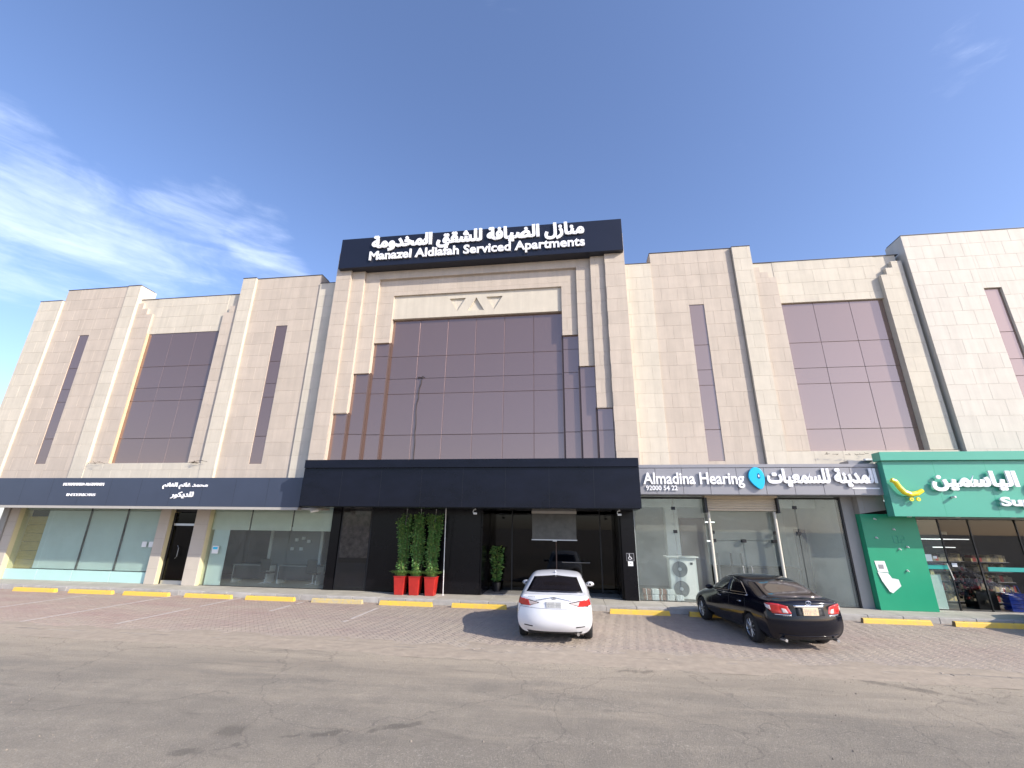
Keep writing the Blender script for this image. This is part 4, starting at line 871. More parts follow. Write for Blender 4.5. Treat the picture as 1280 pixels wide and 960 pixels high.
# pots with tall plants, hung on wires from the soffit
def leaf(g, p, d, L, w, m):
    d = d.normalized(); s_ = d.cross(Vector((random.uniform(-1, 1), random.uniform(-1, 1), random.uniform(-.3, 1)))).normalized()*w
    a = p; b = p+d*L*.5+s_; c_ = p+d*L; e = p+d*L*.5-s_
    g.add([a, b, c_, e], [(0, 1, 2, 3)], m)
pots = [(-5.80, 'leftmost red square planter'), (-5.29, 'middle red square planter'), (-4.75, 'rightmost red square planter, next to the thin white pole')]
for i, (px_, lb) in enumerate(pots):
    x0, y0 = px_*S, 15.45*S
    t = thing('planter', lb + ' in a row of three', 'pot', (x0, y0, .17), group='red planters by the entrance')
    h, wt, wb = .62, .215, .165
    MB().box(x0-wb, x0+wb, y0-wb, y0+wb, .17, .17+h, 'red', top=(x0-wt, x0+wt, y0-wt, y0+wt)).build('pot', t, bevel=.012)
    MB().box(x0-wt-.012, x0+wt+.012, y0-wt-.012, y0+wt+.012, .17+h+.002, .17+h+.03, 'red').build('rim', t, bevel=.006)
    MB().box(x0-wt+.03, x0+wt-.03, y0-wt+.03, y0+wt-.03, .17+h+.031, .17+h+.05, 'soil').build('soil', t)
    p = thing('tall_plant', ['tall leafy climbing plant in the left red planter', 'tall leafy climbing plant in the middle red planter', 'tall leafy climbing plant in the right red planter'][i], 'plant', (x0, y0, .85), group='tall plants in the red planters')
    zt = 2.78*S; zb0 = .17+h+.04
    st = MB(); fo = MB()
    for k in range(13):
        a = random.uniform(0, 6.28); rr = random.uniform(.03, .15); sx, sy = x0+rr*math.cos(a), y0+rr*math.sin(a)*.8; top = zt-random.uniform(0, .5)*random.random(); lx, ly = math.cos(a)*.05, math.sin(a)*.04; pts = []; z = zb0
        phx = random.uniform(0, 6); am = random.uniform(.015, .05)
        while z < top:
            pts.append((sx+lx*(z-zb0)*1.0+am*math.sin(z*3.1+phx)+random.uniform(-.01, .01), sy+ly*(z-zb0)+am*math.cos(z*2.3+phx), z)); z += .14
        st.tube(pts, .007, 'stem', 5)
        for q0, q1 in zip(pts, pts[1:]):
            q0 = Vector(q0); q1 = Vector(q1); dens = int(22*min(1, .25+(q0.z-zb0)*.8))
            if math.sin(q0.z*4.5+k*1.7+i) > .93: dens = 4
            for _ in range(dens):
                pp = q0.lerp(q1, random.random()); ang = random.uniform(0, 6.28); dd = Vector((math.cos(ang), math.sin(ang)*.9, random.uniform(-.9, .7)))
                leaf(fo, pp+dd.normalized()*random.uniform(0, .05), dd, random.uniform(.05, .12), random.uniform(.011, .024), 'leafA' if random.random() < .8 else 'leafB')
    st.build('stems', p); fo.build('foliage', p)
    tf = MB()
    for _ in range(420):
        a = random.uniform(0, 6.28); r0 = random.uniform(0, .19); pp = Vector((x0+r0*math.cos(a), y0+r0*math.sin(a), zb0+random.uniform(0, .03))); L = random.uniform(.16, .42)
        prev = pp; d0 = Vector((math.cos(a)*.8, math.sin(a)*.8, 1.3)).normalized()
        for sgm in range(3):
            nx_ = prev + d0*L/3; w = Vector((-math.sin(a), math.cos(a), 0))*(.010-.003*sgm); w2 = w*.6
            tf.add([prev-w, prev+w, nx_+w2, nx_-w2], [(0, 1, 2, 3)], 'leafB' if random.random() < .6 else 'leafA'); prev = nx_; d0 = (d0+Vector((math.cos(a)*.35, math.sin(a)*.35, -.55))).normalized()
    tf.build('grass_tuft', p)
    hw = thing('hanging_wire', ['wire from the canopy down to the left tall plant', 'wire from the canopy down to the middle tall plant', 'wire from the canopy down to the right tall plant'][i], 'wire', (x0, y0, z0c), group='wires above the plants')
    MB().tube([(x0+.03, y0, z0c-.03), (x0, y0, zt-.5)], .006, 'sheet').build('wire', hw)
    MB().tube([(x0+.03, y0, z0c-.05), (x0+.03, y0, z0c-.029)], .02, 'steel').build('hook', hw)
# bushy plant inside the recess
t = thing('potted_tree', 'tall dim potted plant standing in the entrance recess', 'plant', (-2.75*S, 16.7*S, .17))
x0, y0 = -2.8*S, 17.0*S
MB().tube([(x0, y0, .17), (x0, y0, .5)], [.14, .19], 'dark', 16).build('pot', t); MB().tube([(x0, y0, .5), (x0+.03, y0, 1.2), (x0, y0, 1.75)], .015, 'stem').build('trunk', t)
fo = MB()
for _ in range(520):
    z = random.uniform(.55, 1.85); rr = .10+.14*math.sin(min(1, (z-.5)/1.5)*math.pi*.7); a = random.uniform(0, 6.28); pp = Vector((x0+rr*random.random()*math.cos(a), y0+rr*random.random()*math.sin(a), z))
    leaf(fo, pp, Vector((math.cos(a), math.sin(a), random.uniform(-.5, .6))), random.uniform(.08, .17), random.uniform(.02, .04), 'leafA' if random.random() < .7 else 'leafB')
fo.build('foliage', t)

# ---------------------------------------------------------------- ground floor: hearing shop
HS = thing('shop', 'frameless glass shop front under the grey sign with a raised beige shutter', 'shop', (5.3*S, 15.9*S, .17))
for a, b in ((2.06, 3.32), (3.34, 4.34)): pane(HS, a, b, .17, 3.30, 15.9, 'glasshaze')
for a, b in ((6.56, 7.12), (7.14, 8.46)): pane(HS, a, b, .17, 3.30, 15.9, 'glasshaze')
pane(HS, 4.50, 6.38, 2.02, 2.93, 16.0, 'glasshaze', name='transom_pane')
for a, b in ((4.50, 5.43), (5.45, 6.38)):
    o = pane(HS, a, b, .19, 2.0, 16.0, 'glasshaze', name='door_leaf'); hx = (b-.12 if a < 5 else a+.12)
    MB().tube([(hx*S, 15.96*S, .8), (hx*S, 15.93*S, .85), (hx*S, 15.93*S, 1.35), (hx*S, 15.96*S, 1.4)], .014, 'steel').build('door_handle', o)
MB().box(2.05*S, 4.36*S, 15.88*S, 15.96*S, 3.31*S, 3.36*S, 'dark').build('frame_rail', HS)
MB().box(6.5*S, 8.5*S, 15.88*S, 15.96*S, 3.31*S, 3.36*S, 'dark').build('frame_rail', HS)
MB().box(8.47*S, 8.51*S, 15.86*S, 15.98*S, Z0, 3.36*S, 'dark').build('frame_rail', HS)
MB().box(6.55*S, 8.5*S, 15.88*S, 15.96*S, .165, .19, 'dark').build('frame_rail', HS)
MB().box(2.05*S, 4.36*S, 15.88*S, 15.96*S, .165, .185, 'dark').build('frame_rail', HS)
for x_, z_ in ((3.33, 2.26), (4.50, 2.26), (6.42, 2.26), (7.13, 2.26), (3.33, 3.0), (7.13, 3.05), (4.52, 2.0), (5.44, 2.0), (6.36, 2.0)): MB().box((x_-.06)*S, (x_+.06)*S, 15.87*S, 15.93*S if z_ > 2.1 else 16.03*S, (z_-.05)*S, (z_+.05)*S, 'dark').build('patch_fitting', HS, bevel=.004)
sh = MB()
nS = 6
for k in range(nS):
    z0 = 2.92+k*.072; MB().box(4.34*S, 6.50*S, 15.72*S+.008*(k % 2), 15.78*S, z0*S+.003, (z0+.068)*S, 'shutter').build('shutter_slat', HS, bevel=.01)
onebox('shutter_box', HS, 4.3, 6.54, 15.60, 15.9, 3.33, 3.46, 'shutter', .01); onebox('shutter_side', HS, 4.28, 4.36, 15.6, 15.9, 2.86, 3.34, 'dark', .004); onebox('shutter_side', HS, 6.50, 6.56, 15.6, 15.9, 2.86, 3.34, 'dark', .004)
for x_ in (4.40, 6.43): MB().tube([(x_*S, 15.75*S, .17), (x_*S, 15.75*S, 2.9*S)], .052, 'pole', 14).build('guide_post', HS, smooth=False)
# grey side pillar and bulkhead
onebox('side_pillar', HS, 8.52, 8.86, 15.85, 16.2, .15, 3.46, 'greycl'); 
MB().poly_y([(8.865*S, 2.86*S), (9.62*S, 2.98*S), (9.62*S, 3.46*S), (8.865*S, 3.46*S)], 15.58*S, 15.9*S, 'greycl').build('bulkhead', HS)
MB().box(9.02*S, 9.025*S, 15.58*S-.002, 15.60*S, 2.90*S, 3.44*S, 'joint').build('panel_joint', HS)
rm = MB(); rm.box(2.0*S, 8.6*S, 20.2*S, 20.3*S, .1, 3.5*S, 'room').box(2.0*S, 2.05*S, 16.0*S, 20.2*S, .1, 3.5*S, 'room').box(8.55*S, 8.6*S, 16.2*S, 20.2*S, .1, 3.5*S, 'room').box(2.0*S, 8.6*S, 16.0*S, 20.3*S, 3.47*S, 3.55*S, 'room').box(2.0*S, 8.6*S, 16.02*S, 20.3*S, .08, .166, 'floorin'); rm.build('room', HS)
onebox('dark_wall_panel', HS, 3.85, 4.75, 17.6, 17.7, .15, 2.75, 'gframe'); onebox('inner_column', HS, 3.35, 3.8, 17.5, 17.95, .15, 3.47, 'room'); onebox('dark_column_strip', HS, 7.95, 8.3, 18.0, 18.1, .15, 2.4, 'bluedark')
onebox('inner_beam', HS, 2.1, 8.5, 17.4, 17.6, 3.1, 3.46, 'room')
for x_, z_ in ((5.15, 2.6), (4.95, 1.9)): onebox('strip_light', HS, x_, x_+.35, 19, 19.05, z_, z_+.04, 'tubelight')
# counter with tall stands
t = thing('reception_counter', 'dark reception counter in the middle of the glass shop', 'counter', (6*S, 18.3*S, .17))
MB().box(5.1*S, 7.9*S, 18.2*S, 18.9*S, .17, 1.15, 'roomdark').build('counter_body', t); MB().box(5.0*S, 8.0*S, 18.1*S, 19*S, 1.152, 1.2, 'dark').build('counter_top', t)
for i, x_ in enumerate((4.75, 5.15, 5.6, 5.95)):
    t = thing('display_stand', ['leftmost thin display stand behind the shop door', 'second thin display stand from the left behind the shop door', 'third thin display stand behind the shop door, a dark one', 'rightmost thin display stand behind the shop door, a dark one'][i], 'stand', (x_*S, 17.9*S, .17), group='display stands')
    MB().tube([(x_*S, 17.9*S, .17), (x_*S, 17.9*S, 1.75)], .035, 'bluedark' if i > 1 else 'greysign').build('post', t); MB().box(x_*S-.12, x_*S+.12, 17.8*S, 18.0*S, .17, .20, 'dark').build('base', t)
# outdoor air conditioner standing inside
t = thing('air_conditioner', 'pale two fan air conditioner unit behind the left glass pane', 'air conditioner', (3.55*S, 16.4*S, .17))
ax0, ax1, ay = 3.12*S, 3.98*S, 16.3*S
MB().box(ax0, ax1, ay, ay+.38, .20, 1.62, 'offwhite').build('casing', t, bevel=.012); MB().box(ax0-.12, ax1+.08, ay-.1, ay+.5, 1.63, 1.67, 'offwhite').build('top_board', t)
for zc in (.55, 1.22):
    f = MB().disc_y((ax0+.36, ay-.012, zc), .0, .27, .01, 'roommid', 32).build('fan_opening', t)
    for rr in (.27, .22, .17, .12): MB().disc_y((ax0+.36, ay-.03, zc), rr-.006, rr+.006, .015, 'greysign', 32).build('grille_ring', f)
    MB().disc_y((ax0+.36, ay-.035, zc), .0, .06, .02, 'offwhite', 20).build('fan_hub', f)
MB().box(ax1-.22, ax1-.13, ay-.012, ay, 1.38, 1.46, 'dark').build('badge', t)
for xx in (ax0+.05, ax1-.12): MB().box(xx, xx+.07, ay, ay+.38, .168, .20, 'dark').build('foot', t)
# bundles on the floor inside
for i in range(9):
    x_ = 2.18+.25*(i % 5)+random.uniform(-.03, .03); lay = i//5
    t = thing('bundle', ['clay coloured', 'white', 'red brown', 'pale', 'grey', 'rust coloured', 'cream', 'brown', 'off white'][i] + ' bundle inside the glass, ' + (['first', 'second', 'third', 'fourth', 'fifth'][i % 5]) + ' from the left in the ' + ('bottom' if lay == 0 else 'top') + ' layer', 'bundle', (x_*S, 16.2*S, .17), group='bundles behind the glass')
    mm = ['brickred', 'paper', 'brickred', 'room', 'paper', 'brickred', 'room', 'brickred', 'room'][i]
    MB().box(x_*S, (x_+.23)*S, 16.08*S, 16.3*S, .168+lay*.19, .35+lay*.19, mm).build('pack', t, bevel=.02); MB().box(x_*S+.09, x_*S+.12, 16.075*S, 16.305*S, .166+lay*.19, .355+lay*.19, 'offwhite').build('strap', t)

# ---------------------------------------------------------------- ground floor: supermarket
SM = thing('shop', 'green walled supermarket front with dark display glass at the right edge', 'shop', (12*S, 15.9*S, .17))
MB().box(8.87*S, 10.42*S, 15.62*S, 16.1*S, Z0, 2.86*S, 'greendark').build('green_wall', SM, bevel=.006)
MB().box(10.44*S, 18*S, 15.9*S, 16.0*S, 2.74*S, 3.2*S, 'greycl').build('head_panel', SM)
for a, b, m_ in ((10.46, 11.28, 'glass'), (11.30, 12.12, 'smoke'), (12.14, 13.4, 'smoke'), (13.42, 14.7, 'smoke')): pane(SM, a, b, .2, 2.72, 16.05, m_)
for a in (11.29, 12.13, 13.41): MB().box((a-.015)*S, (a+.015)*S, 16.03*S, 16.08*S, .17, 2.73*S, 'dark').build('mullion', SM)
piece('teal_band', SM, 10.48*S, 11.26*S, 16.035*S, 16.045*S, 1.28*S, 1.40*S, 'tealstripe'); piece('teal_band', SM, 12.3*S, 14.6*S, 16.03*S, 16.045*S, 1.25*S, 1.37*S, 'tealstripe')
onebox('pale_board', SM, 10.62, 11.02, 16.12, 16.15, .17, 1.12, 'frost'); onebox('door_jamb', SM, 10.44, 10.52, 15.95, 16.1, .15, 1.2, 'paper')
onebox('goods_card', SM, 10.52, 10.72, 16.1, 16.12, 1.05, 1.26, 'platey'); onebox('goods_card', SM, 10.76, 10.86, 16.1, 16.12, 1.12, 1.24, 'softyellow')
MB().box(10.62*S, 10.86*S, 16.03*S, 16.045*S, 1.50*S, 1.70*S, 'paper').build('window_notice', SM); MB().box(10.90*S, 11.0*S, 16.03*S, 16.045*S, 1.58*S, 1.65*S, 'paper').build('window_notice', SM); MB().box(11.36*S, 11.50*S, 16.03*S, 16.045*S, 1.36*S, 1.46*S, 'paper').build('window_notice', SM)
MB().tube([(11.2*S, 15.99*S, 1.45*S), (11.27*S, 15.98*S, 1.0*S)], .015, 'steel').build('door_handle', SM)
rm = MB(); rm.box(10.3*S, 18*S, 19.5*S, 19.6*S, .1, 3.3*S, 'roomdark').box(10.4*S, 10.45*S, 16.12*S, 19.5*S, .1, 3.3*S, 'roomdark').box(10.3*S, 18*S, 16.12*S, 19.6*S, 3.2*S, 3.3*S, 'roomdark').box(10.3*S, 18*S, 16.02*S, 19.6*S, .08, .168, 'floorin').box(18*S, 18.1*S, 15.9*S, 19.6*S, .1, 3.3*S, 'greendark'); rm.build('room', SM)
for i, (x_, L) in enumerate(((11.4, 1.0), (12.45, .9), (12.6, .7))): MB().box(x_*S, (x_+L)*S, (17.2+i*.6)*S, (17.2+i*.6)*S+.04, (2.12-.28*(i == 2))*S, (2.12-.28*(i == 2))*S+.025, 'tubelight').build('tube_light', SM)
MB().box(11.95*S, 12.15*S, 17.0*S, 17.03*S, 2.28*S, 2.37*S, 'sheet').build('ceiling_notice', SM)
for i, x_ in enumerate((11.7, 13.0)):
    t = thing('shelf_rack', 'dim supermarket shelves stacked with goods, ' + ('left rack' if i == 0 else 'right rack at the picture edge'), 'shelf', (x_*S, 17.6*S, .17), group='supermarket shelves')
    g = MB(); g.box(x_*S, (x_+1.1)*S, 17.9*S, 17.95*S, .17, 1.9, 'dark'); g.build('back', t)
    for k in range(5):
        z0 = .25+.34*k; MB().box(x_*S, (x_+1.1)*S, 17.5*S, 17.9*S, z0, z0+.02, 'greysign').build('shelf', t)
        g = MB(); xx = x_*S+.02
        while xx < (x_+1.1)*S-.08:
            w = random.uniform(.05, .12); h = random.uniform(.12, .27); g.box(xx, xx+w-.005, 17.52*S, 17.8*S, z0+.021, z0+.02+h, random.choice(['goods', 'redplastic', 'goods', 'softyellow', 'goods'])); xx += w
        g.build('goods', t)
t = thing('display_bin', 'red and brown heap of packaged goods behind the supermarket glass', 'display', (12.2*S, 16.5*S, .17))
MB().box(12.05*S, 12.6*S, 16.4*S, 16.9*S, .17, .75, 'dark').build('bin', t)
g = MB()
for _ in range(110):
    a = random.uniform(11.75, 12.75); z = random.uniform(.35, 1.3); r_ = random.uniform(.03, .08); yq = random.uniform(16.3, 16.85)*S
    g.box(a*S, a*S+r_, yq, yq+r_, z, z+r_*1.3, random.choice(['goods', 'redplastic', 'goods', 'soil']))
g.build('packs', t)
for i, (bx, lb) in enumerate(((12.78, 'left'), (13.0, 'right'))):
    t = thing('shopping_basket_stack', 'bright blue plastic basket stack low behind the supermarket glass, %s one' % lb, 'basket', (bx*S, 16.3*S, .17), group='blue baskets')
    for k in range(5):
        z0 = .18+k*.11; MB().box(bx*S-.02, bx*S+.22, 16.2*S, 16.45*S, z0, z0+.10, 'blueplastic', top=(bx*S-.05, bx*S+.25, 16.18*S, 16.47*S)).build('basket', t)
    MB().tube([(bx*S, 16.3*S, .73), (bx*S+.05, 16.3*S, .95), (bx*S+.15, 16.3*S, .95), (bx*S+.2, 16.3*S, .73)], .012, 'blueplastic').build('handle', t)
# stars of light dots and paper sheets on the green wall
for i, (x_, z_) in enumerate(((9.72, 2.42), (9.18, 2.17), (9.75, 1.85), (9.98, 1.92), (9.82, 1.25), (9.25, 2.72))):
    t = thing('wall_stud', 'small white fixing on the green wall, ' + ['top one', 'left one', 'lower one of the middle pair', 'right one of the middle pair', 'lowest one in the sun', 'stub high in the left corner'][i], 'fixing', (x_*S, 15.6*S, z_*S), group='white fixings on the green wall')
    MB().tube([(x_*S, 15.62*S-.001, z_*S), (x_*S+.01, 15.62*S-.05, z_*S-.01)], [.032, .022], 'offwhite', 10).build('cap', t); MB().tube([(x_*S+.01, 15.62*S-.05, z_*S-.01), (x_*S+.03, 15.62*S-.06, z_*S-.04)], .012, 'offwhite', 8).build('stub', t)
t = thing('paper_notice', 'white torn paper sheets peeling off the green wall beside the black car', 'notice', (9.2*S, 15.6*S, 1*S))
def sheet(pts, m_, name):
    ym = 15.62*S
    g = MB(); n = len(pts); g.add([(p[0]*S, ym-.012-p[2], p[1]*S) for p in pts]+[(p[0]*S, ym-.009-p[2], p[1]*S) for p in pts], [tuple(range(n)), tuple(range(n, 2*n))[::-1]]+[(i, n+i, n+(i+1) % n, (i+1) % n) for i in range(n)], m_); g.build(name, t)
sheet([(8.98, 1.50, 0), (9.26, 1.50, 0), (9.30, 1.18, .0), (9.02, 1.20, .0)], 'paper', 'upper_sheet')
sheet([(9.0, 1.19, .01), (9.28, 1.16, .01), (9.34, 1.03, .03), (9.5, 1.0, .05), (9.53, .82, .05), (9.28, .62, .03), (9.2, .66, .03), (9.06, .95, .02)], 'paper', 'torn_sheet')
MB().box(9.06*S, 9.2*S, 15.62*S-.016, 15.62*S-.0125, 1.28*S, 1.40*S, 'greysign').build('print_block', t)
t = thing('street_number', 'faint dark stencilled mark on the green wall', 'marking', (9.75*S, 15.6*S, 2*S))
for dx, pts in ((0, [(0, .2), (0, 0), (.12, 0), (.12, .2), (.06, .2)]), (.2, [(0, .2), (.1, .2), (.1, .1), (0, .1), (0, 0), (.1, 0)])):
    MB().tube([((9.66+dx+a)*S, 15.62*S-.003, (2.02+b)*S) for a, b in pts], .008, 'green', 6).build('digit', t)
# cables and twigs caught on the ledges
for i, (x_, z_, L) in enumerate(((-19.9, 4.64, .95), (-15.35, 4.64, .95), (8.45, 4.76, 2.0))):
    Yq = 15.93
    g = MB()
    for _ in range(15 if i < 2 else 18):
        a = x_+random.uniform(-.1, .1)+random.random()*L; p0 = Vector((a*S, Yq*S-random.uniform(0, .1), z_*S+random.uniform(-.04, .07))); pts = [p0]
        d = Vector((random.uniform(-1, 1), random.uniform(-.3, .1), random.uniform(-.3, .3)))
        for _ in range(4): pts.append(pts[-1]+Vector((d.x, d.y*.6, d.z*.45))*.055); d += Vector((random.uniform(-.6, .6), random.uniform(-.2, .2), random.uniform(-.5, .5)))
        g.tube(pts, .007, 'twig', 4, cap=False)
    tag(g.build('nest_debris'), ['tangle of dark twigs below the left corner of the wide mauve window of the left wing', 'tangle of dark twigs below the right corner of the wide mauve window of the left wing', 'loose dark cables lying under the wide window above the grey sign'][i], 'debris')
t = thing('tube_lamp', 'short white lamp fitting in the corner between the grey and green signs', 'lamp', (9.3*S, 15.3*S, 4.45*S))
q = rect(9.32, 9.6, 4.50, 4.56, 15.5, 15.3); MB().box(q[0], q[1], 15.3*S, 15.4*S, q[2], q[3], 'paper').build('lamp_tube', t, bevel=.01); MB().box(q[0]-.5, q[1], 15.4*S, 15.9*S, q[2]-.1, q[3]-.05, 'greysign').build('bracket', t)
t = thing('glass_line', 'thin dark kinked line running down the left part of the mauve glass wall', 'dark_line', (-6.0*S, 16.25*S, 4.6*S))  # thin dark line down the glass
MB().tube([(x_*S, (YG-.03)*S, z_*S) for x_, z_ in ((-5.96, 8.02), (-5.97, 7.8), (-6.03, 7.62), (-6.05, 7.40), (-6.03, 7.2), (-6.09, 6.98), (-6.10, 6.7), (-6.07, 6.4), (-6.05, 6.1), (-6.07, 5.8), (-6.03, 5.4), (-6.04, 4.9), (-6.02, 4.4))], .013, 'dark', 6).build('dark_line', t)
MB().tube([((x_)*S, (YG-.05)*S, z_*S) for x_, z_ in ((-6.12, 8.06), (-6.05, 8.10), (-5.96, 8.06), (-5.90, 8.12), (-5.83, 8.06))], .02, 'dark', 6).build('hook', t)  # short wavy stroke across the top of the line
# ---------------------------------------------------------------- cars (local frame: rear bumper at y=0, nose at +y, metres)
def car_shell(st, rear, front, J=8, curve_r=0.24, curve_f=0.34):
    """closed box-topology shell: st rows = (y, [(halfwidth, z) x7], crown). rear/front = y offset per level at the ends."""
    I = len(st); K = 7; ss = [-1+2*j/J for j in range(J+1)]; V = []; idx = {}
    def P(i, j, k):
        y, lv, crown = st[i]; w, z = lv[k]; s = ss[j]; x = w*s; yy = y; zz = z
        if k == K-1: zz = z+crown*(1-s*s)
        if i == 0: yy = y+rear[k]+curve_r*abs(s)**3*(1.0 if k < 4 else 0.55)
        elif i == 1: yy = y+0.35*(rear[k]+curve_r*abs(s)**3*(0.6 if k < 4 else 0.4))
        if i == I-1: yy = y-front[k]-curve_f*abs(s)**3
        elif i == I-2: yy = y-0.35*(front[k]+curve_f*abs(s)**3*0.6)
        return (x, yy, zz)
    def vid(i, j, k):
        if (i, j, k) not in idx: idx[(i, j, k)] = len(V); V.append(P(i, j, k))
        return idx[(i, j, k)]
    F = []
    for i in range(I-1):
        for j in range(J):
            F.append((vid(i,j,0), vid(i,j+1,0), vid(i+1,j+1,0), vid(i+1,j,0))); F.append((vid(i,j,K-1), vid(i+1,j,K-1), vid(i+1,j+1,K-1), vid(i,j+1,K-1)))
        for k in range(K-1):
            for j in (0, J): F.append((vid(i,j,k), vid(i+1,j,k), vid(i+1,j,k+1), vid(i,j,k+1)))
    for i in (0, I-1):
        for j in range(J):
            for k in range(K-1): F.append((vid(i,j,k), vid(i,j+1,k), vid(i,j+1,k+1), vid(i,j,k+1)))
    return V, F
def evaluate(V, F, sub, arches, rad, hw):
    me = bpy.data.meshes.new('shell'); me.from_pydata(V, [], F); bm = bmesh.new(); bm.from_mesh(me); bmesh.ops.recalc_face_normals(bm, faces=bm.faces); bm.to_mesh(me); bm.free()
    o = bpy.data.objects.new('shell', me); C.objects.link(o); md = o.modifiers.new('s', 'SUBSURF'); md.levels = sub; md.render_levels = sub
    dg = bpy.context.evaluated_depsgraph_get(); dg.update(); plain = bpy.data.meshes.new_from_object(o.evaluated_get(dg))
    cut = []
    for y in arches:
        g = MB(); n = 28
        for sx in (-1, 1):
            xa, xb = (sx*(hw-.30), sx*(hw+.15)); vs = []
            for xx in (xa, xb):
                for k in range(n): a = 2*math.pi*k/n; vs.append((xx, y+rad*math.cos(a), .325+rad*math.sin(a)))
            g.add(vs, [tuple(range(n)), tuple(range(n, 2*n))[::-1]]+[(k, n+k, n+(k+1) % n, (k+1) % n) for k in range(n)], 'tyre')
        c = g.build('cutter'); cut.append(c); b = o.modifiers.new('b', 'BOOLEAN'); b.operation = 'DIFFERENCE'; b.object = c; b.solver = 'EXACT'
    dg = bpy.context.evaluated_depsgraph_get(); dg.update(); full = bpy.data.meshes.new_from_object(o.evaluated_get(dg))
    for c in cut: bpy.data.objects.remove(c)
    bpy.data.objects.remove(o); return plain, full
class Skin:
    """wraps details onto the evaluated shell"""
    def __init__(s, me):
        s.v = [v.co.copy() for v in me.vertices]; s.t = BVHTree.FromPolygons(s.v, [tuple(p.vertices) for p in me.polygons])
    def hit(s, o, d, off=0.004):
        h = s.t.ray_cast(Vector(o), Vector(d).normalized())
        if h[0] is None: return None
        n = h[1]
        if n.dot(Vector(d)) > 0: n = -n
        return h[0]+n*off
    def patch(s, lo, hi, proj, m, n=14, rows=8, off=0.004):
        """lo / hi: polylines in the 2-D chart of proj; grid between them is cast onto the body"""
        def samp(pl, t):
            L = [0]
            for a, b in zip(pl, pl[1:]): L.append(L[-1]+math.hypot(b[0]-a[0], b[1]-a[1]))
            q = t*L[-1]
            for i in range(len(pl)-1):
                if q <= L[i+1]+1e-9:
                    u = (q-L[i])/max(1e-9, L[i+1]-L[i]); return (pl[i][0]+(pl[i+1][0]-pl[i][0])*u, pl[i][1]+(pl[i+1][1]-pl[i][1])*u)
            return pl[-1]
        G = {}; V = []
        for r in range(rows+1):
            for c in range(n+1):
                a = samp(lo, c/n); b = samp(hi, c/n); u = r/rows; p = (a[0]+(b[0]-a[0])*u, a[1]+(b[1]-a[1])*u)
                o, d = proj(p); h = s.hit(o, d, off)
                if h is not None: G[(r, c)] = len(V); V.append(h)
        F = []
        for r in range(rows):
            for c in range(n):
                q = [(r, c), (r, c+1), (r+1, c+1), (r+1, c)]
                if all(k in G for k in q): F.append(tuple(G[k] for k in q))
        # rim folded back into the body gives the pane or lens its thickness
        edge = {}
        for f in F:
            for a, b in zip(f, f[1:]+f[:1]): edge[(a, b)] = edge.get((a, b), 0)+1
        cen = Vector((0, sum(v.y for v in V)/max(1, len(V)), 0.6)); back = {}
        for (a, b) in list(edge):
            if (b, a) not in edge:
                for q in (a, b):
                    if q not in back: back[q] = len(V); V.append(V[q]+(cen-V[q]).normalized()*(off+.012))
                F.append((b, a, back[a], back[b]))
        g = MB(); g.add(V, F, m); return g
    def seam(s, pts, proj, r=.004, off=0.0, m='dark', n=5, sub=6):
        out = []
        for a, b in zip(pts, pts[1:]):
            for k in range(sub):
                u = k/sub; p = (a[0]+(b[0]-a[0])*u, a[1]+(b[1]-a[1])*u); o, d = proj(p); h = s.hit(o, d, off)
                if h is not None: out.append(h)
        o, d = proj(pts[-1]); h = s.hit(o, d, off)
        if h is not None: out.append(h)
        g = MB()
        if len(out) > 1: g.tube(out, r, m, n)
        return g
REAR = lambda p: ((p[0], -2, p[1]), (0, 1, 0))
FRONT = lambda p: ((p[0], 8, p[1]), (0, -1, 0))
def SIDE(sx): return lambda p: ((sx*2, p[0], p[1]), (-sx, 0, 0))
TOP = lambda p: ((p[0], p[1], 3), (0, 0, -1))
def CORNER(sx, ax=.42, ay=.75):     # p = (angle from straight back in degrees towards the side, z)
    def f(p):
        a = math.radians(p[0]); d = Vector((-sx*math.sin(a), math.cos(a), 0)); c = Vector((sx*ax, ay, p[1])); return c-d*3, d
    return f
def wheel(par, sx, y, hw, spokes, rimmat='rim'):
    w = MB(); R, wd = .325, .21; xc = sx*(hw-.012); n = 36; prof = [(0.205, 0), (.225, -.004), (.285, .0), (.312, .018), (.325, .05), (.325, wd-.05), (.31, wd-.015), (.28, wd), (.2, wd)]
    vs = []; fs = []
    for r_, t in prof:
        for k in range(n): a = 2*math.pi*k/n; vs.append((xc-sx*t, y+r_*math.cos(a), .325+r_*math.sin(a)))
    for i in range(len(prof)-1):
        for k in range(n): fs.append((i*n+k, i*n+(k+1) % n, (i+1)*n+(k+1) % n, (i+1)*n+k))
    w.add(vs, fs, 'tyre'); o = w.build('wheel', par, smooth=True)
    rm = MB(); vs = []; fs = []; prof = [(.207, .004), (.200, .012), (.19, .05), (.05, .10), (0.001, .10)]
    for r_, t in prof:
        for k in range(n): a = 2*math.pi*k/n; vs.append((xc-sx*t, y+r_*math.cos(a), .325+r_*math.sin(a)))
    for i in range(len(prof)-1):
        for k in range(n): fs.append((i*n+k, i*n+(k+1) % n, (i+1)*n+(k+1) % n, (i+1)*n+k))
    k1 = 2*n; rm.add(vs, fs[:n*2], rimmat); rm.add(vs, fs[n*2:], 'dark')
    for k in range(spokes):
        a = 2*math.pi*k/spokes+.2
        for da in ((-.10, .10) if spokes <= 7 else (0,)):
            p0 = (xc-sx*.02, y+.035*math.cos(a+da*3), .325+.035*math.sin(a+da*3)); p1 = (xc-sx*.014, y+.195*math.cos(a+da), .325+.195*math.sin(a+da)); rm.tube([p0, p1], [.017, .013], rimmat, 6)
    rm.tube([(xc-sx*.03, y, .325), (xc-sx*.008, y, .325)], .035, rimmat, 12); rm.build('rim', o)
